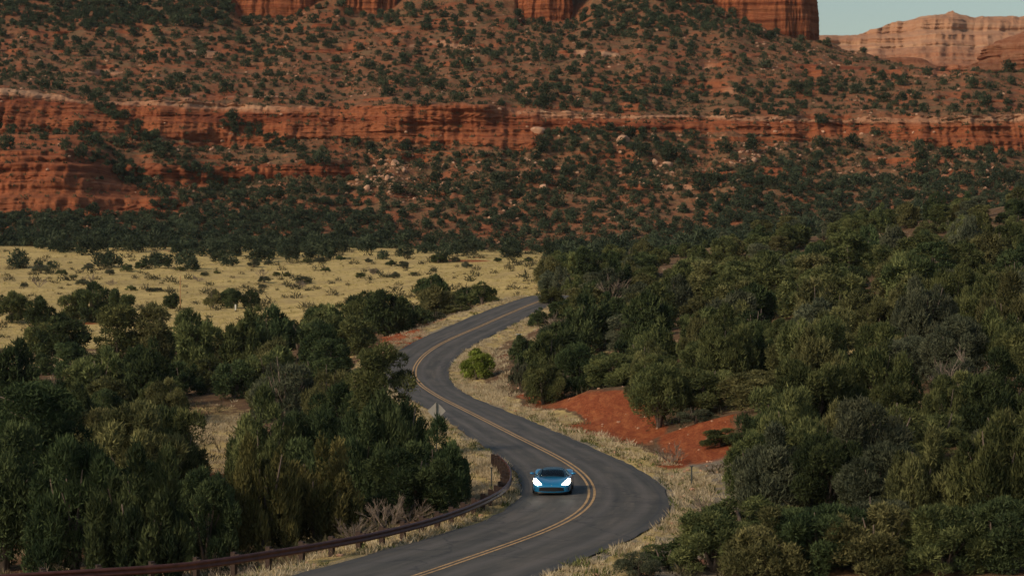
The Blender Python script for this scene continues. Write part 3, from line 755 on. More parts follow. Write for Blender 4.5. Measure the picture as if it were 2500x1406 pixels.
def crown_np(kind, seed, n, ln, wd, ragged=1.0):
    rng = np.random.default_rng(seed); lb, H = lobes_for(kind, rng)
    area = np.array([r[0] * r[2] for _, r in lb]); cnt = np.maximum(6, (n * area / area.sum())).astype(int)
    Vs, Ts = [], []
    C_ = np.array([c for c, _ in lb]); 
    for (c, r), m in zip(lb, cnt):
        nn = sph(rng, m); nn[:, 2] = np.where(rng.uniform(size=m) < .5, np.abs(nn[:, 2]), nn[:, 2])
        rad = 0.62 + 0.42 * rng.uniform(size=m) ** .6 + 0.25 * ragged * (rng.uniform(size=m) < .08)
        P = np.array(c) + nn * np.array(r) * rad[:, None]
        P[:, 2] = np.maximum(P[:, 2], 0.03)
        base = rng.uniform(.12, .85)
        t = np.clip(base + rng.normal(0, .16, m), 0, 1)
        V, T_ = leaves(rng, P, nn, ln, wd, *AIM[kind], t); Vs.append(V); Ts.append(T_)
    V = np.vstack(Vs); return V, np.concatenate(Ts), H
def crown_mesh(name, kind, seed, n, ln, wd):
    V, T_, H = crown_np(kind, seed, n, ln, wd)
    me = mesh_np(name, V, np.arange(len(V)).reshape(-1, 3), M['leaf_dark'], {'tint': T_})
    w = float(np.percentile(np.hypot(V[:, 0], V[:, 1]), 97)) * 2
    return me, w, float(np.percentile(V[:, 2], 99.5))
def trunk_mesh(kind, seed):
    rng = random.Random(seed); b = MB()
    if kind == 'pine':
        b.tube([(0, 0, -.5), (.05, 0, 1.2), (-.06, .06, 2.6), (.04, 0, 4.2), (0, 0, 5.3)], [.17, .14, .11, .07, .03], 7)
        for k in range(14):
            z = 1.3 + k * .28; a = rng.uniform(0, 6.28); l = rng.uniform(.8, 1.6)
            b.tube([(0, 0, z), (math.cos(a) * l * .5, math.sin(a) * l * .5, z + .15), (math.cos(a) * l, math.sin(a) * l, z + .35)], [.05, .035, .015], 5)
    else:
        for k in range(6):
            a = k * 1.05 + rng.uniform(-.3, .3); l = rng.uniform(.6, 1.5); z = rng.uniform(2.0, 3.2)
            b.tube([(0, 0, -.4), (math.cos(a) * .12, math.sin(a) * .12, .45), (math.cos(a) * l * .35, math.sin(a) * l * .35, 1.2), (math.cos(a + .2) * l * .7, math.sin(a + .2) * l * .7, z)], [.15, .11, .07, .02], 6)
            b.tube([(math.cos(a) * l * .35, math.sin(a) * l * .35, 1.2), (math.cos(a - .6) * l * .8, math.sin(a - .6) * l * .8, z * .8)], [.06, .015], 5)
    return b.mesh('trunk', M['bark'], True)
NEARV, FARV = {}, {}
for kind, nv in (('dome', 4), ('spire', 4), ('plume', 2), ('pine', 3), ('tidy', 2), ('loose', 3)):
    NEARV[kind] = [crown_mesh('crown', kind, 100 + k * 7 + len(kind) * 31, 21000 if kind != 'loose' else 9000, .21, .062) + (trunk_mesh(kind, k),) for k in range(nv)]
    FARV[kind] = [crown_mesh('crown', kind, 300 + k * 7 + len(kind) * 31, 7500 if kind != 'loose' else 3500, .32, .115) + (trunk_mesh(kind, k + 9),) for k in range(nv)]

rs = random.Random(4)
KINDN = {'plume': 'juniper_tree', 'dome': 'juniper_tree', 'spire': 'juniper_tree', 'pine': 'pinyon_pine', 'tidy': 'juniper_tree', 'loose': 'scrub_oak'}
SHAPE = {'plume': 'plumed', 'dome': 'rounded', 'spire': 'many-tipped', 'pine': 'tiered', 'tidy': 'egg-shaped', 'loose': 'loose'}
WORD = {'plume': 'juniper', 'dome': 'juniper', 'spire': 'juniper', 'pine': 'pinyon', 'tidy': 'juniper', 'loose': 'oak'}
COLN = {'leaf_dark': 'dark green', 'leaf_mid': 'green', 'leaf_olive': 'olive', 'leaf_gold': 'golden olive', 'leaf_grey': 'grey-green', 'leaf_bright': 'bright spring green'}
placed = []      # X,Y,W
unnamed = []
def tree(px, top, Y, W, kind, mat, label=None, base=None, group=None, Hs=None):
    """tree seen with its top at photo row `top`, standing at depth Y; H from the ground up"""
    X = (px - CX) / F * Y; g = gz1(X, Y)
    if Hs is not None: H = Hs
    else:
        H = float(ray_at(px, top, Y)[2]) - g; H = max(1.0, min(H, W * (1.9 if kind in ('pine', 'spire', 'plume') else 1.45)))
    var = (NEARV if Y < 215 else FARV)[kind]; me, w0, h0, tk = var[rs.randrange(len(var))]
    e = empty(KINDN[kind], (X, Y, g - 0.05), rs.uniform(0, 6.28))
    if label is None:
        cx, cy = project(X, Y, g + H * .8); cx, cy = float(cx), float(cy)
        unnamed.append((e, cx, cy, kind, mat)); label = 'juniper growing in the thicket'
    tag(e, label, {'pine': 'pine tree', 'loose': 'bush'}.get(kind, 'juniper tree'), group or ('trees on the right-hand slope' if px > 1250 else 'trees beside the road on the valley floor'))
    sx, sz = W / w0, H / h0
    c = link('crown', me, e); c.scale = (sx, sx, sz)
    c.material_slots[0].link = 'OBJECT'; c.material_slots[0].material = M[mat]
    t = link('trunk', tk, e); t.scale = (sx, sx, sz)
    placed.append((X, Y, W)); return e

HERO = [
 # px, top row, Y, width m, kind, colour (left-hand darks include painted shade), label
 (1610, 888, 170, 3.9, 'tidy', 'leaf_mid', 'neat egg-shaped green juniper standing between the two red earth banks'),
 (338, 1092, 106, 4.4, 'plume', 'leaf_dark', 'dark blue-green juniper with upright plumes, behind the lower left guardrail'),
 (640, 1078, 114, 3.5, 'plume', 'leaf_gold', 'golden-tipped juniper, left of the golden pair behind the guardrail'),
 (775, 1074, 116, 3.9, 'plume', 'leaf_gold', 'golden-tipped juniper, right of the golden pair behind the guardrail'),
 (645, 950, 140, 4.4, 'spire', 'leaf_mid', 'tall green juniper with spiky tips beside the small grass clearing'),
 (958, 968, 128, 4.6, 'spire', 'leaf_dark', 'tallest dark juniper of the clump just left of the road sign'),
 (1070, 1022, 124, 3.2, 'spire', 'leaf_dark', 'dark juniper with ragged spires right below the diamond road sign'),
 (880, 1005, 126, 4.0, 'spire', 'leaf_dark', 'dark juniper in the clump behind the guardrail, its left member'),
 (1000, 1085, 119, 4.2, 'dome', 'leaf_dark', 'broad dark juniper at the foot of the clump by the guardrail bend'),
 (935, 842, 152, 4.3, 'pine', 'leaf_mid', 'tall open pinyon with gaps in its crown beside the far road bend'),
 (505, 868, 232, 4.2, 'dome', 'leaf_mid', 'green rounded juniper just above the straw-coloured clearing'),
 (572, 880, 224, 4.0, 'dome', 'leaf_dark', 'dark rounded juniper above the clearing, on its right side'),
 (446, 884, 228, 3.8, 'spire', 'leaf_dark', 'dark pointed juniper above the clearing, on its left side'),
 (85, 935, 124, 5.6, 'pine', 'leaf_dark', 'big dark layered pine filling the lower left edge'),
 (10, 1010, 116, 4.5, 'dome', 'leaf_dark', 'dark round juniper at the left border below the big pine'),
 (180, 1075, 112, 4.4, 'dome', 'leaf_dark', 'dark round juniper between the big pine and the plumed juniper'),
 (500, 1110, 112, 3.0, 'dome', 'leaf_dark', 'small dark juniper between the plumed juniper and the golden pair'),
 (320, 985, 138, 5.6, 'dome', 'leaf_olive', 'wide olive juniper behind the dark plumed one'),
 (430, 1005, 141, 4.0, 'dome', 'leaf_mid', 'green juniper next to the straw-coloured clearing'),
 (700, 885, 186, 5.6, 'loose', 'leaf_grey', 'grey-green twiggy oak bush in the middle of the left thicket'),
 (800, 905, 176, 4.6, 'loose', 'leaf_olive', 'olive oak bush left of the tall open pinyon'),
 (30, 815, 215, 4.2, 'dome', 'leaf_dark', 'dark juniper cut by the left border at mid height'),
 (150, 768, 300, 6.6, 'dome', 'leaf_dark', 'large dark juniper alone at the lower edge of the yellow field'),
 (95, 790, 302, 4.0, 'dome', 'leaf_mid', 'green juniper joined to the left of the lone large dark one'),
 (285, 742, 262, 4.6, 'pine', 'leaf_mid', 'layered pinyon standing in front of the yellow field'),
 (375, 742, 262, 4.0, 'pine', 'leaf_olive', 'brownish thin-crowned pine beside the layered pinyon'),
 (480, 748, 258, 4.6, 'dome', 'leaf_mid', 'green juniper with a peaked crown at the top of the left thicket'),
 (172, 835, 236, 3.2, 'pine', 'leaf_dark', 'small layered pine below the lone large juniper'),
 (112, 862, 262, 2.4, 'dome', 'leaf_dark', 'little round dark juniper in the straw below the large one'),
 (860, 772, 262, 4.8, 'dome', 'leaf_mid', 'green domed juniper left of the red soil patches by the road'),
 (1063, 672, 352, 4.6, 'spire', 'leaf_dark', 'tall dark juniper standing up against the yellow field'),
 (1120, 742, 306, 4.2, 'loose', 'leaf_olive', 'low olive bush at the outer verge of the climbing road'),
 (1062, 760, 300, 3.2, 'loose', 'leaf_grey', 'grey-green bush below the low olive bush on the verge'),
 (1165, 852, 237, 3.1, 'dome', 'leaf_bright', 'bright spring-green bush on the inside of the far bend'),
 (1270, 886, 216, 2.0, 'loose', 'leaf_grey', 'blue-grey round bush beside the red soil near the far bend'),
 (1276, 818, 234, 2.4, 'dome', 'leaf_dark', 'small dark juniper just below the white marker post'),
 (1314, 752, 286, 2.3, 'spire', 'leaf_dark', 'narrow dark juniper at the inner verge where the road climbs'),
 (1372, 732, 286, 3.4, 'dome', 'leaf_dark', 'dark juniper where the climbing road vanishes, second from the asphalt'),
 (1345, 702, 312, 3.2, 'dome', 'leaf_mid', 'green juniper at the point where the road vanishes behind the trees'),
 (1425, 698, 300, 4.2, 'dome', 'leaf_olive', 'olive juniper just uphill of the vanishing road'),
 (1452, 752, 264, 4.2, 'dome', 'leaf_mid', 'green domed juniper above the white marker post, set back'),
 (1402, 768, 256, 3.4, 'spire', 'leaf_dark', 'dark many-tipped juniper behind the white marker post'),
 (1345, 812, 222, 4.6, 'spire', 'leaf_mid', 'tall green juniper right of the white marker post'),
 (1330, 885, 203, 3.4, 'loose', 'leaf_olive', 'brownish olive bush at the start of the red bank'),
 (1420, 840, 204, 4.6, 'dome', 'leaf_dark', 'dark juniper above the left end of the red bank'),
 (1500, 862, 198, 4.4, 'dome', 'leaf_mid', 'green juniper standing on top of the larger red bank'),
 (1555, 930, 183, 2.2, 'loose', 'leaf_olive', 'small olive bush at the right end of the larger red bank'),
 (1720, 900, 172, 5.0, 'dome', 'leaf_mid', 'green juniper rising behind the second red bank'),
 (1855, 905, 162, 5.4, 'dome', 'leaf_olive', 'big olive juniper right of the second red bank'),
 (1765, 1045, 150, 2.6, 'dome', 'leaf_mid', 'small juniper hanging over the orange lit bank'),
 (1700, 1010, 163, 2.6, 'loose', 'leaf_grey', 'low grey bush on the rim of the second red bank'),
 (1945, 1050, 120, 4.9, 'dome', 'leaf_mid', 'large green juniper with a broad crown beside the near bend'),
 (2160, 1108, 116, 3.4, 'dome', 'leaf_mid', 'round green juniper right of the broad one by the near bend'),
 (2262, 1078, 126, 2.8, 'pine', 'leaf_mid', 'tall layered pine rising behind the near right junipers'),
 (2300, 1168, 110, 3.0, 'pine', 'leaf_dark', 'dark cone-shaped pine in front at the lower right'),
 (1815, 1212, 107, 4.6, 'plume', 'leaf_mid', 'plumed green juniper at the gravel edge, bottom right of the road'),
 (1960, 1240, 105, 4.0, 'dome', 'leaf_dark', 'dark juniper low in front of the large broad one'),
 (2100, 1250, 105, 4.2, 'spire', 'leaf_dark', 'dark plumed juniper at the bottom, right of centre'),
 (2440, 1078, 111, 5.2, 'spire', 'leaf_olive', 'tall olive juniper cut by the lower right border'),
 (2230, 1290, 101, 3.4, 'dome', 'leaf_dark', 'low dark juniper at the bottom edge before the cone-shaped pine'),
 (2360, 1300, 99, 3.2, 'spire', 'leaf_olive', 'small olive juniper at the bottom right before the border tree'),
 (1745, 1250, 98, 3.6, 'dome', 'leaf_mid', 'green juniper at the bottom edge, first right of the gravel verge'),
 (1880, 1240, 96, 3.6, 'spire', 'leaf_olive', 'olive juniper at the bottom edge, second right of the gravel verge'),
 (2010, 1235, 96, 3.8, 'dome', 'leaf_dark', 'dark juniper at the bottom edge, third right of the gravel verge'),
 (2150, 1228, 95, 3.8, 'dome', 'leaf_olive', 'olive rounded juniper at the bottom edge, fourth right of the gravel verge'),
 (2310, 1232, 94, 3.6, 'dome', 'leaf_mid', 'green rounded juniper at the bottom edge near the border tree'),
 (2440, 1215, 94, 4.0, 'dome', 'leaf_dark', 'dark rounded juniper in the bottom right corner'),
 (1625, 1330, 99, 2.7, 'loose', 'leaf_dark', 'dark low bush on the verge at the bottom of the road'),
 (1560, 1352, 96, 1.8, 'loose', 'leaf_grey', 'small grey bush left of the dark low one at the road bottom'),
 (230, 690, 372, 5.0, 'dome', 'leaf_dark', 'dark juniper in the middle of the field-edge clump'),
 (290, 706, 372, 4.6, 'dome', 'leaf_dark', 'dark juniper at the right end of the field-edge clump'),
 (178, 708, 374, 4.2, 'dome', 'leaf_mid', 'green juniper at the left end of the field-edge clump'),
 (28, 712, 372, 4.6, 'dome', 'leaf_mid', 'green juniper at the left border of the yellow field'),
 (95, 724, 366, 4.2, 'dome', 'leaf_dark', 'round dark juniper on the bare strip left of the field-edge clump'),
 (420, 716, 398, 2.8, 'dome', 'leaf_dark', 'small lone dark bush in the yellow field'),
 (520, 706, 398, 3.0, 'loose', 'leaf_olive', 'olive bush at the left of the field hedge row'),
 (565, 704, 398, 3.4, 'dome', 'leaf_dark', 'dark juniper in the middle of the field hedge row'),
 (612, 708, 398, 3.0, 'dome', 'leaf_dark', 'dark juniper at the right end of the field hedge row'),
]
for h in HERO:
    e_ = tree(*h)
    if 'bush' in h[6]: e_.name = 'roadside_bush'; e_['category'] = 'bush'

# keep these points of the scene open to view: (px, row, depth)
keep = []
for P in (C2, L2, R2):
    for q in resample(np.vstack([P]), 2.0):
        z = float(zroad(q[1])); a = project(q[0], q[1], z); keep.append((a[0], a[1], q[1]))
for i in range(0, len(CL), 3):
    q = CL[i] + NRM[i] * (wR[i] + 2.0); z = float(zroad(q[1]))
    a = project(q[0], q[1], z); keep.append((a[0], a[1], q[1]))
keep = [k for k in keep if (k[0] > 985 or k[1] > 1290) and k[0] < 1345 or k[1] > 760]
for px, row, Y in ((1450,1000,178),(1500,1010,175),(1380,995,186),(1540,1030,170),(1650,1085,155),(1700,1070,156),(1735,1090,152),(1700,1120,146),(1690,1160,133),(1670,1240,122),(1700,1300,110),(1200,900,232),(1230,850,240),
                   (1160,1110,150),(1140,1150,140),(1180,1180,130),(1100,1230,122),(520,1040,170),(500,1080,160),(560,1020,172),(735,1000,188),(750,990,190),(1285,800,262),(1267,825,262),
                   (980,835,265),(1040,800,290),(1090,775,300),(560,860,250), (70,880,260), (950,800,270), (1130,1010,150), (1066,1003,148), (1066,1040,148)): keep.append((px, row, Y))
for _px in range(480, 575, 15):
    for _r in range(1000, 1130, 18): keep.append((_px, _r, 14.0 * 6230 / (_r - 605)))
for _px in range(1300, 1545, 25): keep.append((_px, 985, 190)); keep.append((_px, 1015, 178))
for _px in range(1590, 1760, 25): keep.append((_px, 1085, 155)); keep.append((_px, 1120, 146))
KP = np.array(keep)
def limit(px):
    if px < 1290: return np.interp(px, [-200, 0, 50, 240, 260, 330, 430, 560, 620, 700, 900, 1050, 1200, 1290], [880, 880, 880, 870, 790, 770, 760, 765, 735, 718, 700, 672, 662, 650])
    return np.interp(px, [1290, 1400, 1600, 1800, 2000, 2200, 2500, 2800], [632, 588, 562, 545, 520, 474, 408, 395])
def free(X, Y, W, H, g, sp):
    for (x, y, w) in placed:
        if (x - X) ** 2 + (y - Y) ** 2 < ((w + W) * sp) ** 2: return False
    cx, top = project(X, Y, g + H); _, bot = project(X, Y, g)
    if top < limit(cx) - 4: return False
    hw = 0.46 * W * F / Y
    m = (KP[:, 2] > Y - 1.5) & (np.abs(KP[:, 0] - cx) < hw + 4) & (KP[:, 1] > top) & (KP[:, 1] < bot + 6)
    return not m.any()
rng = np.random.default_rng(12)
def fill(n, pxr, Yr_, accept, kinds, cols_, wr, sp=.36):
    k = 0
    for _ in range(9000):
        if k >= n: break
        Y = math.exp(rng.uniform(math.log(Yr_[0]), math.log(Yr_[1]))) if rng.uniform() < .5 else rng.uniform(*Yr_)
        px = rng.uniform(*pxr); X = (px - CX) / F * Y
        if not accept(px, Y): continue
        W = rng.uniform(*wr); kind = kinds[int(rng.integers(len(kinds)))]; H = W * rng.uniform(.78, 1.08) * (1.15 if kind in ('spire', 'pine') else .62 if kind == 'loose' else 1)
        d, i, = road_dist([X], [Y]); ad = abs(d[0]) - (wR[i[0]] if d[0] > 0 else -wL[i[0]])
        if ad < W * .5 + 1.0: continue
        if (1285 < px < 1565 and 160 < Y < 199) or (1575 < px < 1800 and 138 < Y < 167) or (440 < px < 600 and 156 < Y < 216) or (700 < px < 780 and 172 < Y < 205): continue
        if px < 860 and Y < 119: continue
        if kind == 'pine' and Y < 230 and px > 1290: kind = 'spire' if rng.uniform() < .5 else 'dome'
        g = gz1(X, Y)
        if not free(X, Y, W, H, g, sp): continue
        tree(px, 0, Y, W, kind, cols_[int(rng.integers(len(cols_)))], Hs=H); k += 1
    return k
nR_ = fill(125, (1330, 2600), (300, 425), lambda px, Y: px > 1350 or Y > 345, ['dome', 'dome', 'spire', 'dome', 'loose'], ['leaf_mid', 'leaf_olive', 'leaf_mid', 'leaf_dark', 'leaf_grey'], (3.0, 4.6), .34)
nR_ += fill(34, (1850, 2560), (352, 428), lambda px, Y: True, ['loose', 'pine'], ['leaf_mid', 'leaf_olive', 'leaf_grey'], (2.4, 3.8), .30)
nR_ += fill(165, (1290, 2580), (98, 330), lambda px, Y: (px > 1290 + (0 if Y > 180 else 420)) and not (Y < 128 and px < 1700), ['dome', 'dome', 'spire', 'pine', 'pine', 'loose', 'dome'],
          ['leaf_mid', 'leaf_mid', 'leaf_olive', 'leaf_olive', 'leaf_dark', 'leaf_mid', 'leaf_mid', 'leaf_grey'], (2.9, 5.3), .34)
nL_ = fill(88, (-90, 1290), (100, 385), lambda px, Y: not (px < 600 and Y > 285) and not (Y > 340 and px < 1000), ['dome', 'dome', 'spire', 'pine', 'loose', 'dome'],
          ['leaf_dark', 'leaf_dark', 'leaf_dark', 'leaf_olive', 'leaf_mid', 'leaf_dark'], (3.2, 5.8))  # mostly dark leaves: shade over the left thicket put into the foliage colour
print('trees', len(HERO), nR_, nL_)
def zone_of(cx, cy):
    if cx < 1250:
        v = ('between the road and the yellow field' if cy < 760 else 'at the top of the left thicket' if cy < 850 else 'in the upper left thicket' if cy < 930 else
             'in the middle of the left thicket' if cy < 1030 else 'around the small straw clearing' if cy < 1150 else 'behind the lower guardrail')
        return v, ('by the left border' if cx < 260 else 'further left' if cx < 560 else 'toward the road' if cx < 820 else 'close to the road')
    v = ('along the ridge line' if cy < 590 else 'just below the ridge' if cy < 650 else 'high on the right slope' if cy < 710 else 'on the middle right slope' if cy < 790 else
         'on the lower right slope' if cy < 900 else 'level with the red banks' if cy < 1050 else 'beside the near road bend' if cy < 1200 else 'at the bottom right')
    return v, ('nearest the road' if cx < 1520 else 'left of centre' if cx < 1780 else 'right of centre' if cx < 2060 else 'toward the border' if cx < 2300 else 'by the right border')
bins = {}
for u in unnamed: bins.setdefault((zone_of(u[1], u[2]), u[3], u[4]), []).append(u)
ORD = ['leftmost', 'second', 'third', 'fourth', 'fifth', 'sixth', 'seventh', 'eighth', 'ninth', 'tenth', 'eleventh', 'twelfth', 'thirteenth', 'fourteenth', 'fifteenth'] + ['far'] * 20
for ((v, h_), kind, mat), us in bins.items():
    us.sort(key=lambda u: u[1])
    for k, u in enumerate(us):
        n1 = f"{COLN[mat]} {SHAPE[kind]} {WORD[kind]}"
        if len(us) == 1: lab = f"{n1} {v}, {h_}"
        else: lab = f"{ORD[k]} {n1} {v}, {h_}"
        u[0]['label'] = lab

# low shrubs standing in the yellow field
FS = [(100,668,3.4,'leaf_grey'),(150,672,2.2,'leaf_dark'),(215,660,2.4,'leaf_grey'),(205,696,2.8,'leaf_grey'),(268,672,2.2,'leaf_grey'),(310,664,2.6,'leaf_dark'),(345,658,3.0,'leaf_dark'),(180,680,1.4,'leaf_mid'),(320,710,2.2,'leaf_mid'),(385,712,1.8,'leaf_grey'),
      (440,662,2.0,'leaf_mid'),(365,712,1.4,'leaf_grey'),(500,674,1.8,'leaf_grey'),(530,668,1.4,'leaf_mid'),(620,652,3.2,'leaf_grey'),(655,648,2.0,'leaf_grey'),(645,690,2.2,'leaf_grey'),(675,675,1.8,'leaf_mid'),(700,676,1.6,'leaf_mid'),(735,694,3.6,'leaf_grey'),
      (750,642,2.4,'leaf_mid'),(780,644,2.6,'leaf_grey'),(832,636,2.2,'leaf_dark'),(795,664,1.8,'leaf_dark'),(880,680,2.2,'leaf_mid'),(900,640,2.0,'leaf_grey'),(915,668,2.2,'leaf_grey'),(955,650,2.6,'leaf_dark'),(985,656,2.4,'leaf_grey'),(962,680,2.2,'leaf_grey'),
      (1010,672,1.4,'leaf_mid'),(1058,664,1.6,'leaf_grey'),(1070,642,3.6,'leaf_dark'),(1110,640,2.2,'leaf_grey'),(1140,655,2.4,'leaf_grey'),(1215,640,2.0,'leaf_dark'),(1290,640,2.2,'leaf_dark'),(20,735,1.8,'leaf_grey'),(60,700,1.6,'leaf_grey'),(640,705,1.6,'leaf_grey')]
yy_ = np.arange(330, 575, 1.0)
def y_at(px, row):
    g_ = gz((px - CX) / F * yy_, yy_); return float(yy_[np.argmin(np.abs(project(0 * yy_, yy_, g_)[1] - row))])
fsb = {}
for px, row, W, mat in FS:
    Yf_ = y_at(px, row); e = tree(px, 0, Yf_, W, 'loose', mat, 'low shrub', group='low shrubs in the yellow field', Hs=W * rs.uniform(.42, .62))
    e.name = 'field_shrub'; e['category'] = 'shrub'
    fsb.setdefault((('near side' if row > 685 else 'middle' if row > 655 else 'far side'), ('left' if px < 330 else 'centre' if px < 760 else 'right'), mat), []).append((px, e))
for (a_, b_, mat), us in fsb.items():
    for k, (px, e) in enumerate(sorted(us, key=lambda u: u[0])):
        e['label'] = (ORD[k] + ' ' if len(us) > 1 else '') + f"{COLN[mat]} low shrub in the yellow field, {a_}, {b_} part"
# ------------------------------------------------------------------ hillside shrubs
SHV = []
for k in range(6):
    V, T_, H = crown_np('dome', 500 + k, 620, .62, .27); SHV.append((V, T_, H))
def shrub_density(px, row):
    d = 0.46 + 0.65 * fbm(px / 110, row / 45, 0, 301, 3)
    d = np.where(row > 515 + 25 * np.sin(px / 90.0) + 14 * np.sin(px / 31.0), np.where(px < 950, .85, 0.36), d)
    d = np.where((row > 470) & (px > 430) & (px < 900), 0.85, d)
    d = np.where((px < 425 - 0) & (row > 372) & (row < 525 - 0) & (px < 160 + (row - 372) * 1.9), 0.05, d)
    top = np.interp(px, [0, 200, 400, 600, 800, 1000, 1290, 1312, 1400, 1700, 2000, 2500], [205, 232, 236, 246, 258, 248, 258, 266, 270, 280, 284, 274])
    bot = np.interp(px, [0, 350, 600, 820, 1050, 1305, 1318, 1500, 1750, 2000, 2500], [312, 322, 342, 334, 352, 362, 304, 308, 324, 334, 364])
    d = np.where((row > top + 4) & (row < bot + 16), 0.03, d)
    d = np.where((row > 352) & (row < 440) & (px > 230) & (px < 850), 0.22, d)
    d = np.where((row > bot) & (row < 370) & (px < 240), 0.2, d)
    for (x0, y0, x1, y1, w) in ((200, 330, 460, 545, 26), (330, 320, 620, 520, 20), (240, 250, 420, 400, 18), (560, 300, 780, 400, 22)):
        t = np.clip(((px - x0) * (x1 - x0) + (row - y0) * (y1 - y0)) / ((x1 - x0) ** 2 + (y1 - y0) ** 2), 0, 1)
        dd = np.hypot(px - x0 - t * (x1 - x0), (row - y0 - t * (y1 - y0)) * 1.3)
        d = np.where(dd < w, 1.0, d)
    d = np.where((px > 1330) & (px < 1700) & (row > 320) & (row < 420), 0.8, d)
    d = np.where((px > 1040) & (px < 1650) & (row > 380) & (row < 520), 0.55, d)
    d = np.where((row < 70) & (px < 560), 1.15, d)
    d = np.where((row < 100) & (px > 1400) & (px < 1900), 0.95, d)
    d = np.where((row > 430) & (px > 1700), 0.9, d)
    return d
_, HR = project(HX, HY, HZ); HPX = project(HX, HY, HZ)[0]
cand = rng.integers(0, nR * nC, 60000); cand = cand[(SEG.ravel()[cand] < 8)]
fx, fy, fz = HX.ravel(), HY.ravel(), HZ.ravel(); pr, pp = HR.ravel(), HPX.ravel()
# even out over the picture area instead of the mesh parameter
cell = {}; shr = []
for c in cand:
    px, row = pp[c], pr[c]
    if row < -45 or px < -120 or px > 2620 or (px > 2010 and row < 108): continue
    dn = float(shrub_density(px, row))
    if dn < .12 and rng.uniform() > .012: continue
    if rng.uniform() > dn: continue
    W = float(rng.choice([1.5, 2.2, 3.0, 3.9, 4.9], p=[.2, .22, .24, .22, .12])) * rng.uniform(.85, 1.15)
    if row > 528: W = rng.uniform(2.2, 4.2)
    key = (int(px // 60), int(row // 34)); ok = True
    for a in (-1, 0, 1):
        for b in (-1, 0, 1):
            for (qx, qr, qw) in cell.get((key[0] + a, key[1] + b), ()):
                lim = (qw + W) * 4.4 * min(1.5, (0.56 if row > 528 else 0.44 if row < 70 else 0.74 if row > 290 else 0.62) / max(dn, .2) ** .5)
                if (qx - px) ** 2 + ((qr - row) * 2.0) ** 2 < lim * lim: ok = False
    if not ok: continue
    cell.setdefault(key, []).append((px, row, W)); shr.append((fx[c], fy[c], fz[c], W, px, row))
# belt on the valley floor at the foot of the slope, and scattered trees on the far field
belt = []
for _ in range(6000):
    Y = rng.uniform(455, 590); px = rng.uniform(-120, 2600); X = (px - CX) / F * Y
    if px < 1380:
        edge = np.interp(px, [0, 300, 500, 640, 800, 850, 1000, 1250, 1400], [560, 556, 540, 515, 520, 566, 548, 535, 500])
        p = (.8 if px < 850 else .42) if Y > edge + 6 * math.sin(px / 37) else (0.02 if Y > 470 else 0)
    else: p = 0.8 if Y > 430 else 0
    if rng.uniform() > p: continue
    W = rng.uniform(3.0, 5.6)
    if any((X - b[0]) ** 2 + (Y - b[1]) ** 2 < ((W + b[3]) * (.40 + .10 * (px > 850))) ** 2 for b in belt): continue
    belt.append((X, Y, 0, W, px, 0)); 
    if len(belt) > 330: break
for px, row, Y, W in ((272,640,500,5.6),(245,638,502,4.5),(380,636,505,3.4),(455,642,492,5.0),(470,648,485,3.6),(715,632,520,4.4),(790,618,540,5.6),(775,622,538,4.8),(800,628,530,1.5),(935,632,515,3.2),(1080,640,500,4.2),
                      (45,642,498,2.6),(95,640,500,2.4),(130,642,497,2.8),(580,606,566,4.0),(640,612,552,5.0),(660,604,560,4.6),(1240,625,535,3.6),(700,622,535,4.0),(560,640,500,4.0),(535,630,515,4.6)):
    belt.append(((px - CX) / F * Y, Y, 0, W, px, 0))
bz = gz([b[0] for b in belt], [b[1] for b in belt])
belt = [(b[0], b[1], z, b[3], b[4], float(project(b[0], b[1], z)[1])) for b, z in zip(belt, bz)]
allsh = belt + shr
allsh.sort(key=lambda s: -s[3] / s[1])
vis = [s for s in allsh if -10 < s[4] < 2510 and s[5] > 2]
ind = set(id(s) for s in [s for s in vis if not (s[4] > 1500 and s[5] > 560)][:285])
print('hill shrubs', len(allsh))
SHM = []
for V, T_, H in SHV:
    SHM.append(mesh_np('hillside_juniper', V, np.arange(len(V)).reshape(-1, 3), M['leaf_hill'], {'tint': T_}))
Vs, Ts, base_i = [], [], 0
for s in allsh:
    k = int(rng.integers(6)); V, T_, H = SHV[k]; a = rng.uniform(0, 6.28); sc = s[3] / 4.6; sz = sc * rng.uniform(.75, 1.05)
    if id(s) in ind:
        o = link('hillside_juniper', SHM[k], None, (s[0], s[1], s[2] - .1)); o.rotation_euler[2] = a; o.scale = (sc, sc, sz)
        hz_ = 'left' if s[4] < 620 else 'middle left' if s[4] < 1150 else 'middle right' if s[4] < 1750 else 'right'
        zone_ = (('beyond the yellow field') if s[1] < 530 and s[4] < 1380 else 'in the dense belt at the foot of the hill' if s[1] < 618 else 'on the open stony slope below the cliff band' if s[5] > 300 else 'on the ledgy slope above the cliff band')
        tag(o, f"dark round juniper {zone_}, {hz_}", 'juniper', f"junipers {zone_}, {hz_}"[:60])
    else:
        ca, sa = math.cos(a), math.sin(a)
        Q = np.stack([(V[:, 0] * ca - V[:, 1] * sa) * sc + s[0], (V[:, 0] * sa + V[:, 1] * ca) * sc + s[1], V[:, 2] * sz + s[2] - .15], 1)
        Vs.append(Q); Ts.append(np.clip(T_ * rng.uniform(.55, 1.35) + rng.uniform(-.08, .12), 0, 1))
V = np.vstack(Vs)
tag(link('distant_shrubbery', mesh_np('distant_shrubbery', V, np.arange(len(V)).reshape(-1, 3), M['leaf_hill'], {'tint': np.concatenate(Ts)})), 'hundreds of small dark junipers dotting the hillside', 'shrubs', kind='stuff')

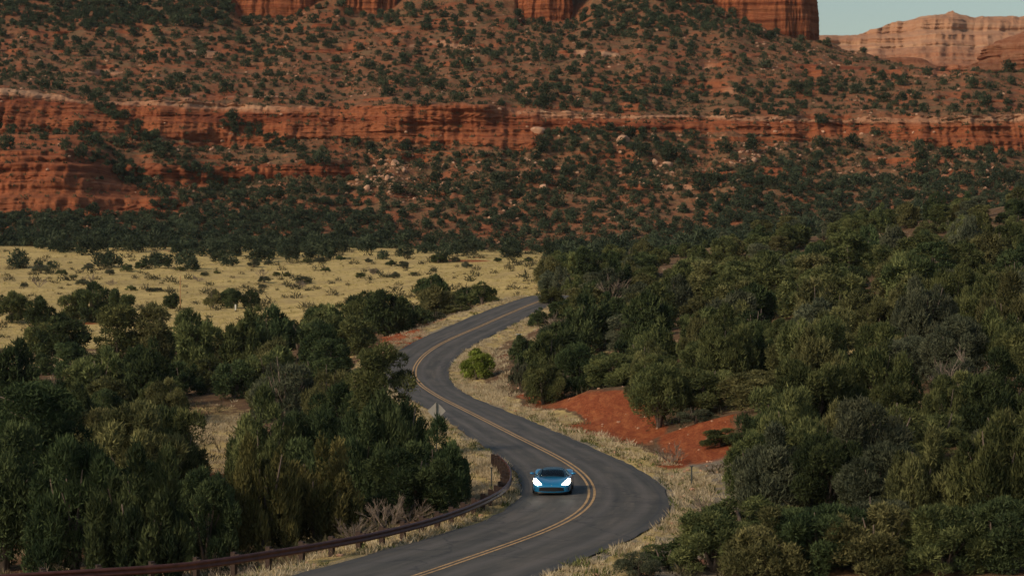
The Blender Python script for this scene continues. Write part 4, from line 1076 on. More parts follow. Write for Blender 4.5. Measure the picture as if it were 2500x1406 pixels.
# low scrub: small grey-green and brown tufts between the junipers, and on the field
def tufts(P, size, nper, ln, wd, out, up, rnd, tlo, thi):
    n = len(P); idx = np.repeat(np.arange(n), nper); m = len(idx)
    nn = sph(rng, m); nn[:, 2] = np.abs(nn[:, 2]) * .8
    sz = np.asarray(size)[idx][:, None]
    Q = P[idx] + nn * sz * rng.uniform(.3, 1, (m, 1))
    t = np.clip(rng.uniform(tlo, thi, n)[idx] + rng.normal(0, .1, m), 0, 1)
    return leaves(rng, Q, nn, ln * sz[:, 0], wd * sz[:, 0], out, up, rnd, t)
sel = cand[rng.uniform(size=len(cand)) < .5]; sel = sel[(pr[sel] > -20) & ~((pp[sel] > 2010) & (pr[sel] < 108))]
tn_ = tone[sel, 0]; sel = sel[rng.uniform(size=len(sel)) > tn_ * .97]
P = np.stack([fx[sel], fy[sel], fz[sel]], 1)
V1, T1 = tufts(P, rng.uniform(.35, 1.0, len(P)), 14, .8, .42, .6, .6, .8, .0, .8)
fY = np.exp(rng.uniform(math.log(335), math.log(575), 700)); fpx = rng.uniform(-60, 1380, 700); fX = (fpx - CX) / F * fY
fZ = gz(fX, fY); P = np.stack([fX, fY, fZ], 1)
V2, T2 = tufts(P, rng.uniform(.2, 1.25, len(P)) ** 1.6, 46, .55, .14, .6, .7, .8, .0, .6)
# understorey beneath the near trees
uY = np.exp(rng.uniform(math.log(96), math.log(420), 5200)); upx = rng.uniform(-80, 2600, 5200); uX = (upx - CX) / F * uY
uz, ud, ui, uad = ground_full(uX, uY); ok = (uad > 3.2) & ~((uad > 3.4) & (((upx > 1300) & (upx < 1570) & (uY > 165) & (uY < 200)) | ((upx > 1580) & (upx < 1800) & (uY > 142) & (uY < 166)))) & ~((uY > 320) & (upx < 1290))
P = np.stack([uX, uY, uz], 1)[ok]
V3, T3 = tufts(P, rng.uniform(.15, .75, len(P)), 26, .55, .13, .6, .7, .8, .0, .9)
wi = rng.integers(8, len(CL) - 20, 1500); wsd = rng.uniform(size=1500) < .55
wo = np.where(wsd, wR[wi] + .15 + rng.exponential(1.6, 1500), wL[wi] - .15 - rng.exponential(1.2, 1500)); wq = CL[wi] + NRM[wi] * wo[:, None]
wz, wd_, _, wad = ground_full(wq[:, 0], wq[:, 1]); ok = (wad > .1) & (wad < 3) & ((wq[:, 1] < 185) | (rng.uniform(size=1500) < .3))
P = np.stack([wq[:, 0], wq[:, 1], wz], 1)[ok]
V4, T4 = tufts(P, rng.uniform(.12, .38, len(P)), 22, .6, .16, .6, .8, .8, .2, .9)
tag(link('green_weeds', mesh_np('green_weeds', V4, np.arange(len(V4)).reshape(-1, 3), mat_leaf('weed_green', (.05, .07, .02), (.20, .22, .075)), {'tint': T4})), 'short green weeds growing along the pavement edge', 'weeds', kind='stuff')
V = np.vstack([V1, V2, V3])
tag(link('low_scrub', mesh_np('low_scrub', V, np.arange(len(V)).reshape(-1, 3), M['scrub'], {'tint': np.concatenate([T1, T2, T3])})), 'low grey-green and brown scrub between the junipers', 'scrub', kind='stuff')

# dry grass ---------------------------------------------------------------
def grass(n, sampler, hmin, hmax, blades, tl, th):
    X, Y, keep_ = sampler(n); X, Y = X[keep_], Y[keep_]; Z = gz(X, Y); P = np.stack([X, Y, Z - .02], 1)
    m = len(P); idx = np.repeat(np.arange(m), blades); k = len(idx); h = rng.uniform(hmin, hmax, m)[idx]
    off = rng.normal(0, .11, (k, 3)); off[:, 2] = 0
    Q = P[idx] + off * (h / .35)[:, None]; nn = off / (np.linalg.norm(off, axis=1)[:, None] + 1e-6)
    return leaves(rng, Q, nn, h, h * .10 + .012, .55, 1.0, .45, np.clip(rng.uniform(tl, th, m)[idx] + rng.normal(0, .1, k), 0, 1))
def on_bank(px, Y, ad):
    return (ad > 3.4) & (((px > 1290) & (px < 1580) & (Y > 160) & (Y < 212)) | ((px > 1570) & (px < 1820) & (Y > 142) & (Y < 168)))
def verge_s(n):
    i = rng.integers(8, len(CL) - 14, n); side = rng.uniform(size=n) < .5
    o = np.where(side, wR[i] + .2 + rng.exponential(1.3, n), wL[i] - .2 - rng.exponential(1.1, n))
    q = CL[i] + NRM[i] * o[:, None]
    d, j = road_dist(q[:, 0], q[:, 1]); w = np.where(d > 0, wR[j], -wL[j]); ad = np.abs(d) - w
    pxx = CX + q[:, 0] / q[:, 1] * F
    grav = (pxx > 1560) & (q[:, 1] < 135) & (ad < 4) & (rng.uniform(size=n) < .72)
    return q[:, 0], q[:, 1], (ad > .12) & (ad < 5.5) & ~grav & ~on_bank(pxx, q[:, 1], ad) & (fbm(q[:, 0] / 2.2, q[:, 1] / 2.2, 0, 401, 3) > -.02 - .25 * (pxx < 1560) * (ad > 1.0))
Va, Ta = grass(15000, verge_s, .09, .42, 15, .2, .95)
def patch_s(px0, px1, Y0, Y1):
    def f(n):
        Y = rng.uniform(Y0, Y1, n); px = rng.uniform(px0, px1, n); X = (px - CX) / F * Y
        d, j = road_dist(X, Y); ad = np.abs(d) - np.where(d > 0, wR[j], -wL[j])
        return X, Y, (ad > .3) & (fbm(X / 3, Y / 3, 0, 403, 3) > -.1) & ~on_bank(px, Y, ad)
    return f
packs = [(Va, Ta)]
for a, n, h0, h1 in (((450, 600, 150, 212), 1600, .2, .5), ((700, 775, 175, 205), 300, .2, .5), ((-80, 260, 268, 312), 1500, .2, .45), ((1060, 1240, 122, 150), 1500, .18, .5), ((1095, 1240, 205, 262), 1500, .2, .5),
                     ((900, 1010, 205, 262), 900, .2, .5), ((1560, 1740, 105, 138), 700, .12, .42), ((1290, 2600, 100, 420), 3500, .15, .45), ((-80, 900, 100, 320), 3000, .15, .45)):
    packs.append(grass(n, patch_s(*a), h0, h1, 15, .15, .85))
def field_s(n):
    Y = rng.uniform(322, 585, n); px = rng.uniform(-90, 1420, n); X = (px - CX) / F * Y
    return X, Y, (fbm(X / 6, Y / 6, 0, 405, 3) > -.35) & ((px < 1330) | (Y > 430))
Vf, Tf = grass(19000, field_s, .18, .42, 7, .1, .8)
tag(link('field_grass', mesh_np('field_grass', Vf, np.arange(len(Vf)).reshape(-1, 3), mat_leaf('yellow_grass_blades', (.24, .185, .065), (.82, .64, .26)), {'tint': Tf})), 'yellow dry grass covering the flat field', 'grass', kind='stuff')
V = np.vstack([p[0] for p in packs])
tag(link('dry_grass', mesh_np('dry_grass', V, np.arange(len(V)).reshape(-1, 3), M['straw'], {'tint': np.concatenate([p[1] for p in packs])})), 'dry straw-coloured grass along the verges and in the clearings', 'grass', kind='stuff')

# bare shrubs --------------------------------------------------------------
def bare(seed, n=9, spread=1.0, r0=.03):
    r = random.Random(seed); b = MB()
    def br(p, d, l, rad, dep):
        d = d.normalized(); mid = p + d * l * .5 + Vector((r.uniform(-1, 1), r.uniform(-1, 1), r.uniform(-.3, .6))) * l * .08
        e = p + d * l + Vector((r.uniform(-1, 1), r.uniform(-1, 1), r.uniform(-.5, .5))) * l * .1
        b.tube([p, mid, e], [rad, rad * .8, rad * .55], 3)
        if dep > 0:
            for _ in range(3 if dep > 1 else 4):
                nd = (d + Vector((r.uniform(-1, 1), r.uniform(-1, 1), r.uniform(-.3, .9))) * .75)
                br(p + d * l * r.uniform(.45, 1), nd, l * r.uniform(.5, .75), rad * .58, dep - 1)
    for k in range(n):
        a = r.uniform(0, 6.28); br(Vector((0, 0, -.05)), Vector((math.cos(a) * spread, math.sin(a) * spread, r.uniform(.6, 1.4))), r.uniform(.6, 1.0), r0, 3)
    return b.mesh('bare_shrub', M['twig'])
BARE = [bare(1), bare(2, 7), bare(3, 10, 1.3)]
for i, (px, row, Y, sc, lab) in enumerate((
    (1378, 800, 262, 2.0, 'leafless grey-brown shrub at the road side of the right slope'),
    (1500, 735, 300, 2.2, 'pale bare tree skeleton among the junipers on the slope'),
    (60, 1395, 98, 1.5, 'leafless tangled shrub in the lower left corner'),
    (150, 1380, 99, 1.2, 'thin bare branches beside the small metal post'),
    (1060, 1240, 121, 1.1, 'grey leafless brush left of the guardrail bend'),
    (1000, 1262, 117, 1.1, 'grey bare brush further left behind the guardrail'),
    (940, 1275, 114, 1.0, 'low dead brush under the dark junipers'),
    (860, 1290, 111, .9, 'dead brush between golden juniper and guardrail'),
    (480, 1365, 101, 1.0, 'bare twigs rising behind the guardrail near its left part'),
    (560, 1345, 103, .9, 'bare twigs just right of the other ones behind the guardrail'),
    (1640, 1125, 146, 1.1, 'dark bare brush at the foot of the orange bank'),
    (1760, 1260, 114, 1.2, 'reddish bare shrub on the gravel verge'),
    (2370, 1000, 150, 2.4, 'tall leafless branches at the right among the junipers'),
    (640, 655, 470, 1.3, 'bare grey shrub in the yellow field'),
    (730, 690, 440, 1.3, 'bare bushy shrub at the near side of the yellow field'),
    (220, 665, 452, 1.2, 'bare shrub standing alone in the left of the field'),
    (95, 675, 445, 1.6, 'wide bare shrub at the left of the field'),
    (270, 672, 448, 1.0, 'small bare shrub next to the field marker pole'),
    (910, 665, 470, 1.0, 'small bare shrub in the field centre'),
    (960, 675, 455, 1.0, 'round bare shrub right of the field centre'),
    (485, 665, 462, 1.0, 'small bare shrub near the tall thin pole'),
    (1410, 860, 210, 1.2, 'bare twigs poking from the junipers above the red bank'))):
    X = (px - CX) / F * Y; g = gz1(X, Y)
    o = link('bare_shrub', BARE[i % 3], None, (X, Y, g - .05)); o.scale = (sc, sc, sc); o.rotation_euler[2] = i * 1.3
    tag(o, lab, 'bare shrub', 'bare shrubs')

# boulders and rubble -----------------------------------------------------
def rock_np(seed, n=2):
    import bmesh
    bm = bmesh.new(); bmesh.ops.create_icosphere(bm, subdivisions=n, radius=1.0)
    V = np.array([v.co[:] for v in bm.verts]); Fc = np.array([[v.index for v in f.verts] for f in bm.faces]); bm.free()
    r = np.random.default_rng(seed)
    for _ in range(7):                       # facet it with random cutting planes
        nrm = sph(r, 1)[0]; dd = r.uniform(.55, .85); s_ = V @ nrm; V = V - nrm * np.maximum(s_ - dd, 0)[:, None]
    V *= np.array([1.15, .9, .75]); return V, Fc
RK = [rock_np(k) for k in range(5)]; RKM = [mesh_np('boulder', V, Fc, M['boulder']) for V, Fc in RK]
def on_hill(px, row):
    k = np.argmin((HPX - px) ** 2 + (HR - row) ** 2); return HX.ravel()[k], HY.ravel()[k], HZ.ravel()[k]
for i, (px, row, sz, lab) in enumerate(((1312, 322, 2.0, 'pale upright boulder at the right end of the main cliff'), (1522, 348, 2.2, 'long pinkish boulder tilted on the slope below the cliff'), (1628, 408, 1.6, 'pale pink boulder among junipers on the middle slope'),
        (382, 436, 1.8, 'pale pink boulder in the gully beside the banded slab'), (963, 402, 1.4, 'round pale boulder at the top of the rockfall'), (930, 398, 1.0, 'small pinkish boulder at the left of the rockfall top'),
        (895, 465, 1.2, 'flat pale boulder at the left foot of the rockfall'), (985, 418, 1.0, 'small pale boulder right of the rockfall top'), (948, 440, 1.1, 'reddish boulder in the middle of the rockfall'),
        (1328, 462, 1.4, 'orange boulder alone on the lower open slope'), (1600, 398, 1.0, 'small pink boulder left of the pale pink one'), (1840, 395, 1.0, 'small tan boulder on the right-hand slope'), (1105, 470, 1.0, 'pale stone on the slope left of the orange boulder'))):
    x, y, z = on_hill(px, row); o = link('boulder', RKM[i % 5], None, (x, y, z + sz * .15)); o.scale = (sz, sz, sz * 1.1); o.rotation_euler = (.2 * i, .15 * i, 1.7 * i)
    tag(o, lab, 'boulder', 'boulders on the hillside')
sel = cand[rng.uniform(size=len(cand)) < .8]
def stone_w(px, row):
    w = 0.05 + 0.10 * (fbm(px / 70, row / 40, 0, 311, 3) > .15)
    for (cx, cy, rx, ry, v) in ((960, 430, 75, 45, 1), (1030, 455, 80, 30, .6), (1100, 130, 220, 30, .5), (1850, 370, 60, 60, .8), (520, 320, 90, 40, .5), (1620, 400, 80, 40, .5), (1500, 350, 50, 50, .4), (2150, 400, 200, 40, .3)):
        w = np.maximum(w, v * np.exp(-((px - cx) / rx) ** 2 - ((row - cy) / ry) ** 2))
    return w
sel = sel[rng.uniform(size=len(sel)) < stone_w(pp[sel], pr[sel]) * np.where(tone[sel, 0] > .6, .08, 1)][:2600]
Vs, Fs, b0 = [], [], 0
def addrock(x, y, z, s_):
    global b0
    V, Fc = RKL[int(rng.integers(5))]; a = rng.uniform(0, 6.28)
    Q = np.stack([(V[:, 0] * math.cos(a) - V[:, 1] * math.sin(a)) * s_ + x, (V[:, 0] * math.sin(a) + V[:, 1] * math.cos(a)) * s_ + y, V[:, 2] * s_ + z], 1)
    Vs.append(Q); Fs.append(Fc + b0); b0 += len(Q)
RKL = [rock_np(k + 20, 1) for k in range(5)]
for c in sel: addrock(fx[c], fy[c], fz[c] + .05, rng.uniform(.18, .8) ** 1.3)
for _ in range(420):      # stones on the banks and verges by the road
    i = int(rng.integers(10, len(CL) - 14)); o = wR[i] + rng.exponential(2.5) + .5 if rng.uniform() < .75 else wL[i] - rng.exponential(2) - .5
    q = CL[i] + NRM[i] * o; d, j = road_dist([q[0]], [q[1]])
    if abs(d[0]) - (wR[j[0]] if d[0] > 0 else -wL[j[0]]) < .3: continue
    addrock(q[0], q[1], gz1(q[0], q[1]) + .02, rng.uniform(.05, .17))
for _ in range(45):
    if rng.uniform() < .6: _p, _y = rng.uniform(1300, 1560), rng.uniform(172, 198)
    else: _p, _y = rng.uniform(1590, 1780), rng.uniform(143, 165)
    _x = (_p - CX) / F * _y; addrock(_x, _y, gz1(_x, _y) + .01, rng.uniform(.03, .17) ** 1.15)
tag(link('rubble', mesh_np('rubble', np.vstack(Vs), np.vstack(Fs), M['boulder'])), 'loose stones scattered over the slopes and the verges', 'rubble', kind='stuff')

# ------------------------------------------------------------------ guardrail
GR = [(150, 1403), (300, 1394), (437, 1385), (552, 1370), (650, 1354), (753, 1338), (900, 1311), (1000, 1287), (1060, 1271), (1130, 1247), (1188, 1222), (1222, 1203), (1238, 1188), (1246, 1172), (1246, 1156), (1241, 1143), (1233, 1132), (1222, 1122), (1212, 1114)]
gp = []
for px, row in GR:
    Y = -11.80 / float(tanrow(row)); x, y, z = ray_at(px, row, Y); gp.append((float(x), float(y)))
gp = extend(np.array(gp), 9.0, 0.01); gp = resample(gp, 0.35, 14)
gt = np.gradient(gp, axis=0); gt /= np.linalg.norm(gt, axis=1)[:, None]; gn = np.stack([gt[:, 1], -gt[:, 0]], 1)   # towards the road
ZB = -12.42
guard = empty('guardrail', (gp[0][0], gp[0][1], ZB))
tag(guard, 'rust-brown steel guardrail on timber posts round the inside of the near bend', 'guardrail')
ox, oy = gp[0]
prof = [(0.0, .16), (.035, .15), (.085, .11), (.085, .065), (.03, .02), (.03, -.02), (.085, -.065), (.085, -.11), (.035, -.15), (0.0, -.16), (-.012, -.15), (.02, -.10), (.02, -.07), (-.01, 0), (.02, .07), (.02, .10), (-.012, .15)]
V = []
for i in range(len(gp)):
    for n_, z_ in prof: V.append((gp[i][0] + gn[i][0] * n_ - ox, gp[i][1] + gn[i][1] * n_ - oy, .62 + z_))
npf = len(prof); Fq = []
for i in range(len(gp) - 1):
    for k in range(npf):
        k2 = (k + 1) % npf; Fq.append((i * npf + k, i * npf + k2, (i + 1) * npf + k2, (i + 1) * npf + k))
link('rail_beam', mesh_np('rail_beam', V, Fq, M['rust'], None, True), guard)
pm = MB().box((0, 0, .20), (.17, .21, 1.30)).mesh('post', M['post']); bmh = MB().box((0, 0, 0), (.15, .20, .36)).mesh('spacer_block', M['post'])
step = 1.9; acc = 0.0; last = -step
for i in range(len(gp)):
    s_ = i * .35
    if s_ - last >= step - 1e-6:
        last = s_; a = math.atan2(gt[i][1], gt[i][0]); q = gp[i] - gn[i] * .34
        pz = .02
        po = link('post', pm, guard, (q[0] - ox, q[1] - oy, pz)); po.rotation_euler[2] = a
        bl = link('spacer_block', bmh, po, (0, -.205, .60)); bl.location = (0, -.205, .60)

# ------------------------------------------------------------------ diamond road sign seen from behind
Ys = 148.0; x_, y_, z_ = [float(q) for q in ray_at(1066, 1003, Ys)]
gs = gz1(x_, Ys)
sg = empty('road_sign', (x_, Ys, gs)); tag(sg, 'grey back of a diamond road sign on a post above the dark junipers', 'road sign')
h = z_ - gs; b = MB(); hd = .535; rr = .05
outl = []
for k, (cx_, cz_) in enumerate(((0, 1), (1, 0), (0, -1), (-1, 0))):
    for t in (-.5, 0, .5):
        a = math.atan2(cz_, cx_) + t * math.pi / 2 * (-1)
        outl.append(((cx_ * (hd - rr * 1.414)) + math.cos(a) * rr, (cz_ * (hd - rr * 1.414)) + math.sin(a) * rr))
n_ = len(outl)
b.add([(x, 0, h + z) for x, z in outl] + [(x, .012, h + z) for x, z in outl], [tuple(range(n_)), tuple(range(n_, 2 * n_))[::-1]] + [(k, k + n_, (k + 1) % n_ + n_, (k + 1) % n_) for k in range(n_)])
b.build('sign_panel', M['sign_back'], sg)
pb = MB()
pb.box((0, -.034, (h + .5 - .3) / 2), (.07, .06, h + .5 + .3)); pb.build('post', M['galv'], sg)
bb = MB()
for dz in (-.28, .28): bb.box((0, -.075, h + dz), (.05, .02, .05))
bb.build('bracket', M['galv'], sg)

# ------------------------------------------------------------------ marker posts
def stake(px, base, top, w, mat, name, label, cat, cap=None, capname='cap', Y=None, dia=False):
    if Y is None:
        yy = np.arange(90, 420, .25); g = gz((px - CX) / F * yy, yy); Y = float(yy[np.argmin(np.abs(project(0 * yy, yy, g)[1] - base))])
    X = (px - CX) / F * Y; g = gz1(X, Y); hgt = (base - top) / F * Y
    e = empty(name, (X, Y, g)); tag(e, label, cat)
    if dia: MB().tube([(0, 0, -.3), (0, 0, hgt * .9), (0, 0, hgt)], [w / 2, w / 2, w * .42], 12).build('post', mat, e)
    else: MB().box((0, 0, hgt / 2 - .15), (w, w * .45, hgt + .3)).build('post', mat, e)
    if cap: 
        c = MB().tube([(0, 0, hgt), (0, 0, hgt + .05), (0, 0, hgt + cap)], [w * .9, w * 1.1, w * .5], 10); c.build(capname, mat if not dia else M['white'], e)
stake(1267, 835, 817, .34, M['white'], 'marker_post', 'short white cylindrical marker post on the red soil above the far bend', 'marker post', .10, dia=True)
stake(1326, 733, 722, .26, M['white'], 'marker_post', 'small white post at the end of the visible road', 'marker post', None, dia=True, Y=321)
stake(575, 757, 743, .24, M['white'], 'marker_post', 'small white post in the grass strip behind the left thicket', 'marker post', None, dia=True)
stake(1689, 1178, 1131, .08, M['galv'], 'delineator_post', 'thin dark metal post on the verge outside the near bend', 'post', .06, 'reflector', Y=132.5)
stake(1200, 1193, 1137, .07, M['galv'], 'delineator_post', 'thin dark metal post in the grass inside the guardrail', 'post', .06, 'reflector', Y=129.5)
stake(147, 1396, 1355, .07, M['galv'], 'delineator_post', 'thin metal post with a pale knob in the lower left corner', 'post', .08, 'reflector', Y=98)
stake(440, 725, 643, .14, simple('pale_orange_pole', (.42, .24, .11), .8), 'marker_pole', 'tall thin orange-brown pole standing in the yellow field', 'pole', Y=395, dia=True)
stake(262, 712, 672, .16, simple('pale_brown_pole', (.40, .25, .14), .8), 'marker_pole', 'short pole with a small pale disc at the left of the field', 'pole', .3, 'disc', Y=398, dia=True)

# ------------------------------------------------------------------ the car
BLUE = simple('metallic_blue_paint', (0.012, 0.22, 0.46), 0.3, metal=0.35, spec=0.6, var=0.05, scale=1)
BLUE.node_tree.nodes['Principled BSDF'].inputs['Coat Weight'].default_value = 0.8
BLACK = simple('black_trim', (0.012, 0.012, 0.014), 0.45, spec=0.4)
ROOF = simple('dark_blue_roof', (0.006, 0.030, 0.055), 0.3, spec=0.6)
TYRE = simple('tyre_rubber', (0.014, 0.014, 0.014), 0.85)
RIM = simple('dark_alloy', (0.10, 0.10, 0.11), 0.35, metal=0.9)
SEAT = simple('tan_leather', (0.30, 0.20, 0.14), 0.6)
LAMP = simple('headlight_lens', (0.9, 0.9, 0.85), 0.2, emit=(1.0, 0.93, 0.70), estr=14)
GLASS = bpy.data.materials.new('tinted_glass'); GLASS.use_nodes = True
_n = GLASS.node_tree; t = NT(_n); _n.nodes.remove(_n.nodes['Principled BSDF'])
g1 = t.n('ShaderNodeBsdfGlossy'); g1.inputs['Roughness'].default_value = .04; g1.inputs['Color'].default_value = (.85, .95, .95, 1)
g2 = t.n('ShaderNodeBsdfTransparent'); g2.inputs['Color'].default_value = (.55, .66, .66, 1); mx = t.n('ShaderNodeMixShader'); fr = t.n('ShaderNodeFresnel'); fr.inputs[0].default_value = 1.7
t.l(fr.outputs[0], mx.inputs[0]); t.l(g2.outputs[0], mx.inputs[1]); t.l(g1.outputs[0], mx.inputs[2]); t.l(mx.outputs[0], _n.nodes['Material Output'].inputs['Surface'])
Yc = 128.6; Xc = (1351 - CX) / F * Yc
car = empty('sports_car', (Xc, Yc, float(zroad(Yc)) + 0.045), -R(3.2))
tag(car, 'low blue sports car with glowing headlights driving round the near bend', 'car')
LEN = 4.57
st =  [0, .10, .32, .60, .78, .95, 1.12, 1.30, 1.6, 2.1, 2.6, 3.0, 3.25, 3.42, 3.60, 3.78, 3.96, 4.3, 4.57]
hw =  [.60, .82, .93, .96, .97, .975, .975, .965, .95, .93, .95, .98, .99, 1.0, 1.0, 1.0, .99, .96, .88]
zc =  [.46, .55, .62, .67, .69, .71, .73, .75, .80, .84, .86, .90, .93, .95, .96, .96, .95, .93, .84]
zf =  [.45, .55, .67, .77, .82, .85, .85, .83, .80, .80, .84, .93, .98, 1.01, 1.02, 1.01, .99, .94, .84]
zs =  [.36, .44, .54, .60, .63, .65, .65, .63, .60, .62, .70, .80, .84, .86, .87, .86, .84, .80, .70]
zb =  [.20, .15, .13, .16, .46, .66, .46, .16, .12, .12, .12, .14, .20, .50, .70, .50, .18, .18, .26]
V = []; rowsN = 0
for i, s_ in enumerate(st):
    w = hw[i]; prof_ = [(0, zc[i]), (.30 * w, zc[i] + .005), (.58 * w, (zc[i] + zf[i]) / 2 - .01), (.80 * w, zf[i]), (.93 * w, zf[i] - .05), (w, zs[i]), (w * .995, min(max(.34, zb[i]), zs[i] - .02)), (w * .97, zb[i]), (w * .72, max(.12, min(zb[i], .16)) if zb[i] < .3 else .14), (0, .12)]
    full = prof_ + [(-x, z) for x, z in prof_[-2:0:-1]]
    for x, z in full: V.append((x, s_ - LEN / 2, z))
    rowsN = len(full)
Fq = []
for i in range(len(st) - 1):
    for k in range(rowsN): k2 = (k + 1) % rowsN; Fq.append((i * rowsN + k, (i + 1) * rowsN + k, (i + 1) * rowsN + k2, i * rowsN + k2))
me = bpy.data.meshes.new('body'); me.from_pydata(V, [], Fq + [tuple(range(rowsN))[::-1][::-1], tuple((len(st) - 1) * rowsN + k for k in range(rowsN))[::-1]]); me.materials.append(BLUE)
for p in me.polygons: p.use_smooth = True
me.update(); body = link('body', me, car); sm = body.modifiers.new('smooth', 'SUBSURF'); sm.levels = 2; sm.render_levels = 2
# cabin: parametric shell
ks = [1.42, 1.75, 2.05, 2.35, 2.65, 3.0, 3.4, 3.8]
kz = [.80, .99, 1.12, 1.185, 1.19, 1.15, 1.06, .97]; ktw = [.66, .60, .555, .53, .52, .50, .47, .44]; kbw = [.80, .84, .84, .83, .82, .80, .76, .70]; kbz = [.78, .80, .82, .84, .86, .90, .94, .95]
def cab(s_, v):
    z, tw, bw, bz_ = [float(np.interp(s_, ks, q)) for q in (kz, ktw, kbw, kbz)]
    a = abs(v); sg_ = 1 if v >= 0 else -1
    if a <= .7: return (tw * v / .7, s_ - LEN / 2, z - .045 * (a / .7) ** 2.5)
    u = (a - .7) / .3; return (sg_ * (tw + (bw - tw) * u ** .9), s_ - LEN / 2, z - .045 + (bz_ - z + .045) * u)
def patch(name, s0, s1, v0, v1, mat, ns=10, nv=12, skew=0.0, parent=car):
    V = []
    for i in range(ns):
        for j in range(nv):
            v = v0 + (v1 - v0) * j / (nv - 1); s_ = s0 + (s1 - s0) * i / (ns - 1) + skew * (v * v) * (1 - i / (ns - 1))
            V.append(cab(s_, v))
    o = link(name, mesh_np(name, V, grid_faces(ns, nv), mat, None, True), parent)
    so = o.modifiers.new('thick', 'SOLIDIFY'); so.thickness = .02; so.offset = -1
    return o
patch('windshield', 1.44, 2.22, -.72, .72, GLASS, skew=.16); patch('roof', 2.22, 3.0, -.72, .72, ROOF)
patch('rear_deck', 3.0, 3.8, -.72, .72, BLACK)
for sgn in (-1, 1):
    patch('side_window', 1.70, 3.0, .74 * sgn, .97 * sgn, GLASS, nv=6); 
    patch('windshield_pillar', 1.46, 2.3, .66 * sgn, .76 * sgn, ROOF, nv=4)
# lip, grille, lamps, mirrors, wheels
def surf(name, pts, faces, mat, parent=car, sub=0, thick=0):
    me = bpy.data.meshes.new(name); me.from_pydata([(x, y - LEN / 2, z) for x, y, z in pts], [], faces); me.materials.append(mat)
    for p in me.polygons: p.use_smooth = sub > 0
    me.update(); o = link(name, me, parent)
    if thick: m_ = o.modifiers.new('t', 'SOLIDIFY'); m_.thickness = thick; m_.offset = 0
    if sub: m_ = o.modifiers.new('s', 'SUBSURF'); m_.levels = m_.render_levels = sub
    return o
gx = np.linspace(-.86, .86, 19)
def nose_y(x): return .0 + .30 * (abs(x) / .93) ** 3.2
pts = [(x, nose_y(x) - .035, .41 - .06 * (abs(x) / .86) ** 2) for x in gx] + [(x, nose_y(x) - .03, .19 + .02 * (abs(x) / .86) ** 3) for x in gx]
surf('grille', pts, [(k, k + 1, k + 20, k + 19) for k in range(18)], BLACK, thick=.02)
pts = [(x, nose_y(x) - .075, .165 + .05 * (abs(x) / .86) ** 3) for x in gx] + [(x, nose_y(x) + .05, .205 + .06 * (abs(x) / .86) ** 3) for x in gx]
surf('front_splitter', pts, [(k, k + 1, k + 20, k + 19) for k in range(18)], BLUE, thick=.035)
pts = [(x, nose_y(x) - .06, .13) for x in gx] + [(x, nose_y(x) + .06, .09) for x in gx]
surf('underside_lip', pts, [(k, k + 1, k + 20, k + 19) for k in range(18)], BLACK, thick=.03)
MB().box((0, .01 - LEN / 2 + .035, .475), (.05, .02, .06)).build('nose_badge', simple('badge_silver', (.6, .6, .55), .3, metal=.6), car)
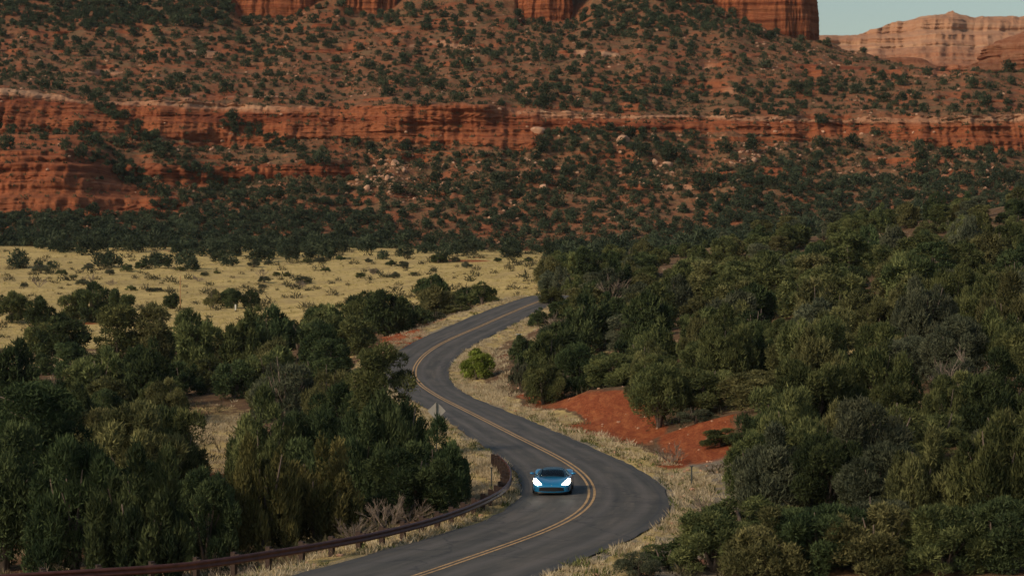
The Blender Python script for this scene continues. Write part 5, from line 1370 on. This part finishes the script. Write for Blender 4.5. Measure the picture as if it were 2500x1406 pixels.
for sgn in (-1, 1):
    P_ = [(.50, .075, .53), (.66, .10, .50), (.84, .20, .52), (.93, .50, .62), (.90, .72, .76), (.80, .62, .77), (.66, .30, .66)]
    pts = [(sgn * x, y - .02, z + .012) for x, y, z in P_] + [(sgn * .76, .27, .64)]
    o = surf('headlight', pts, [(k, (k + 1) % 7, 7) for k in range(7)], LAMP, thick=.03)
    sp = bpy.data.lights.new('headlamp_beam', 'SPOT'); sp.energy = 18; sp.spot_size = R(38); sp.spot_blend = .8; sp.color = (1, .93, .75); sp.shadow_soft_size = .08
    so = bpy.data.objects.new('headlamp_beam', sp); COL.objects.link(so); so.parent = car; so.location = (sgn * .76, -.08 - LEN / 2, .60); so.rotation_euler = (R(89), 0, R(180))
    so['kind'] = 'helper'
    # mirror: arm and housing
    mr = MB().tube([(sgn * .80, 1.62 - LEN / 2, .86), (sgn * .93, 1.60 - LEN / 2, .93), (sgn * 1.0, 1.60 - LEN / 2, .95)], [.022, .022, .025], 6)
    mo = mr.build('mirror', BLACK, car)
    hm = bpy.data.meshes.new('mirror_housing'); 
    V_, F_ = rock_np(3, 2); nn = V_ / np.linalg.norm(V_, axis=1)[:, None]
    hme = mesh_np('mirror_housing', nn * np.array([.115, .07, .065]) + np.array([sgn * 1.04, 1.60 - LEN / 2, .95]), F_, BLUE, None, True)
    link('mirror_housing', hme, mo)
    for wy in (.95, 3.60):
        wr = .345
        V_ = []; F_ = []; na = 28; pf = [(-.13, wr * .62), (-.13, wr * .93), (-.10, wr), (.10, wr), (.13, wr * .93), (.13, wr * .62)]
        for k in range(na):
            a = 2 * math.pi * k / na
            for x, r_ in pf: V_.append((x, r_ * math.cos(a), r_ * math.sin(a)))
        for k in range(na):
            for j in range(6): F_.append((k * 6 + j, k * 6 + (j + 1) % 6, ((k + 1) % na) * 6 + (j + 1) % 6, ((k + 1) % na) * 6 + j))
        wme = mesh_np('tyre', V_, F_, TYRE, None, True)
        w_ = empty('wheel', (sgn * .845, wy - LEN / 2, wr)); w_.parent = car
        link('tyre', wme, w_)
        rb_ = MB().tube([(sgn * .03, 0, 0), (sgn * .125, 0, 0)], [.07, .06], 12)
        for k in range(10):
            a = 2 * math.pi * k / 10; rb_.tube([(sgn * .11, 0, 0), (sgn * .12, math.cos(a) * .21, math.sin(a) * .21)], [.022, .018], 5)
        rb_.build('rim', RIM, w_)
    st_ = MB().box((sgn * .36, 2.35 - LEN / 2, .62), (.46, .16, .60), taper=.75); st_.box((sgn * .36, 2.36 - LEN / 2, .98), (.24, .10, .16)); st_.build('seat', SEAT, car)
MB().box((0, 1.85 - LEN / 2, .74), (1.35, .30, .12), taper=.8).build('dashboard', BLACK, car)


# ------------------------------------------------------------------ thin evening haze
hz_me = MB().box((0, 500, 90), (3400, 2600, 320)).mesh('haze', None)
tag(link('haze', hz_me), 'thin evening haze in the valley air', kind='stuff')
hm = bpy.data.materials.new('haze_air'); hm.use_nodes = True; hn = hm.node_tree
hn.nodes.remove(hn.nodes['Principled BSDF']); pv = hn.nodes.new('ShaderNodeVolumePrincipled')
pv.inputs['Density'].default_value = 0.00003; pv.inputs['Color'].default_value = (.86, .92, .95, 1); pv.inputs['Anisotropy'].default_value = 0.2
hn.links.new(pv.outputs[0], hn.nodes['Material Output'].inputs['Volume']); hz_me.materials.append(hm)
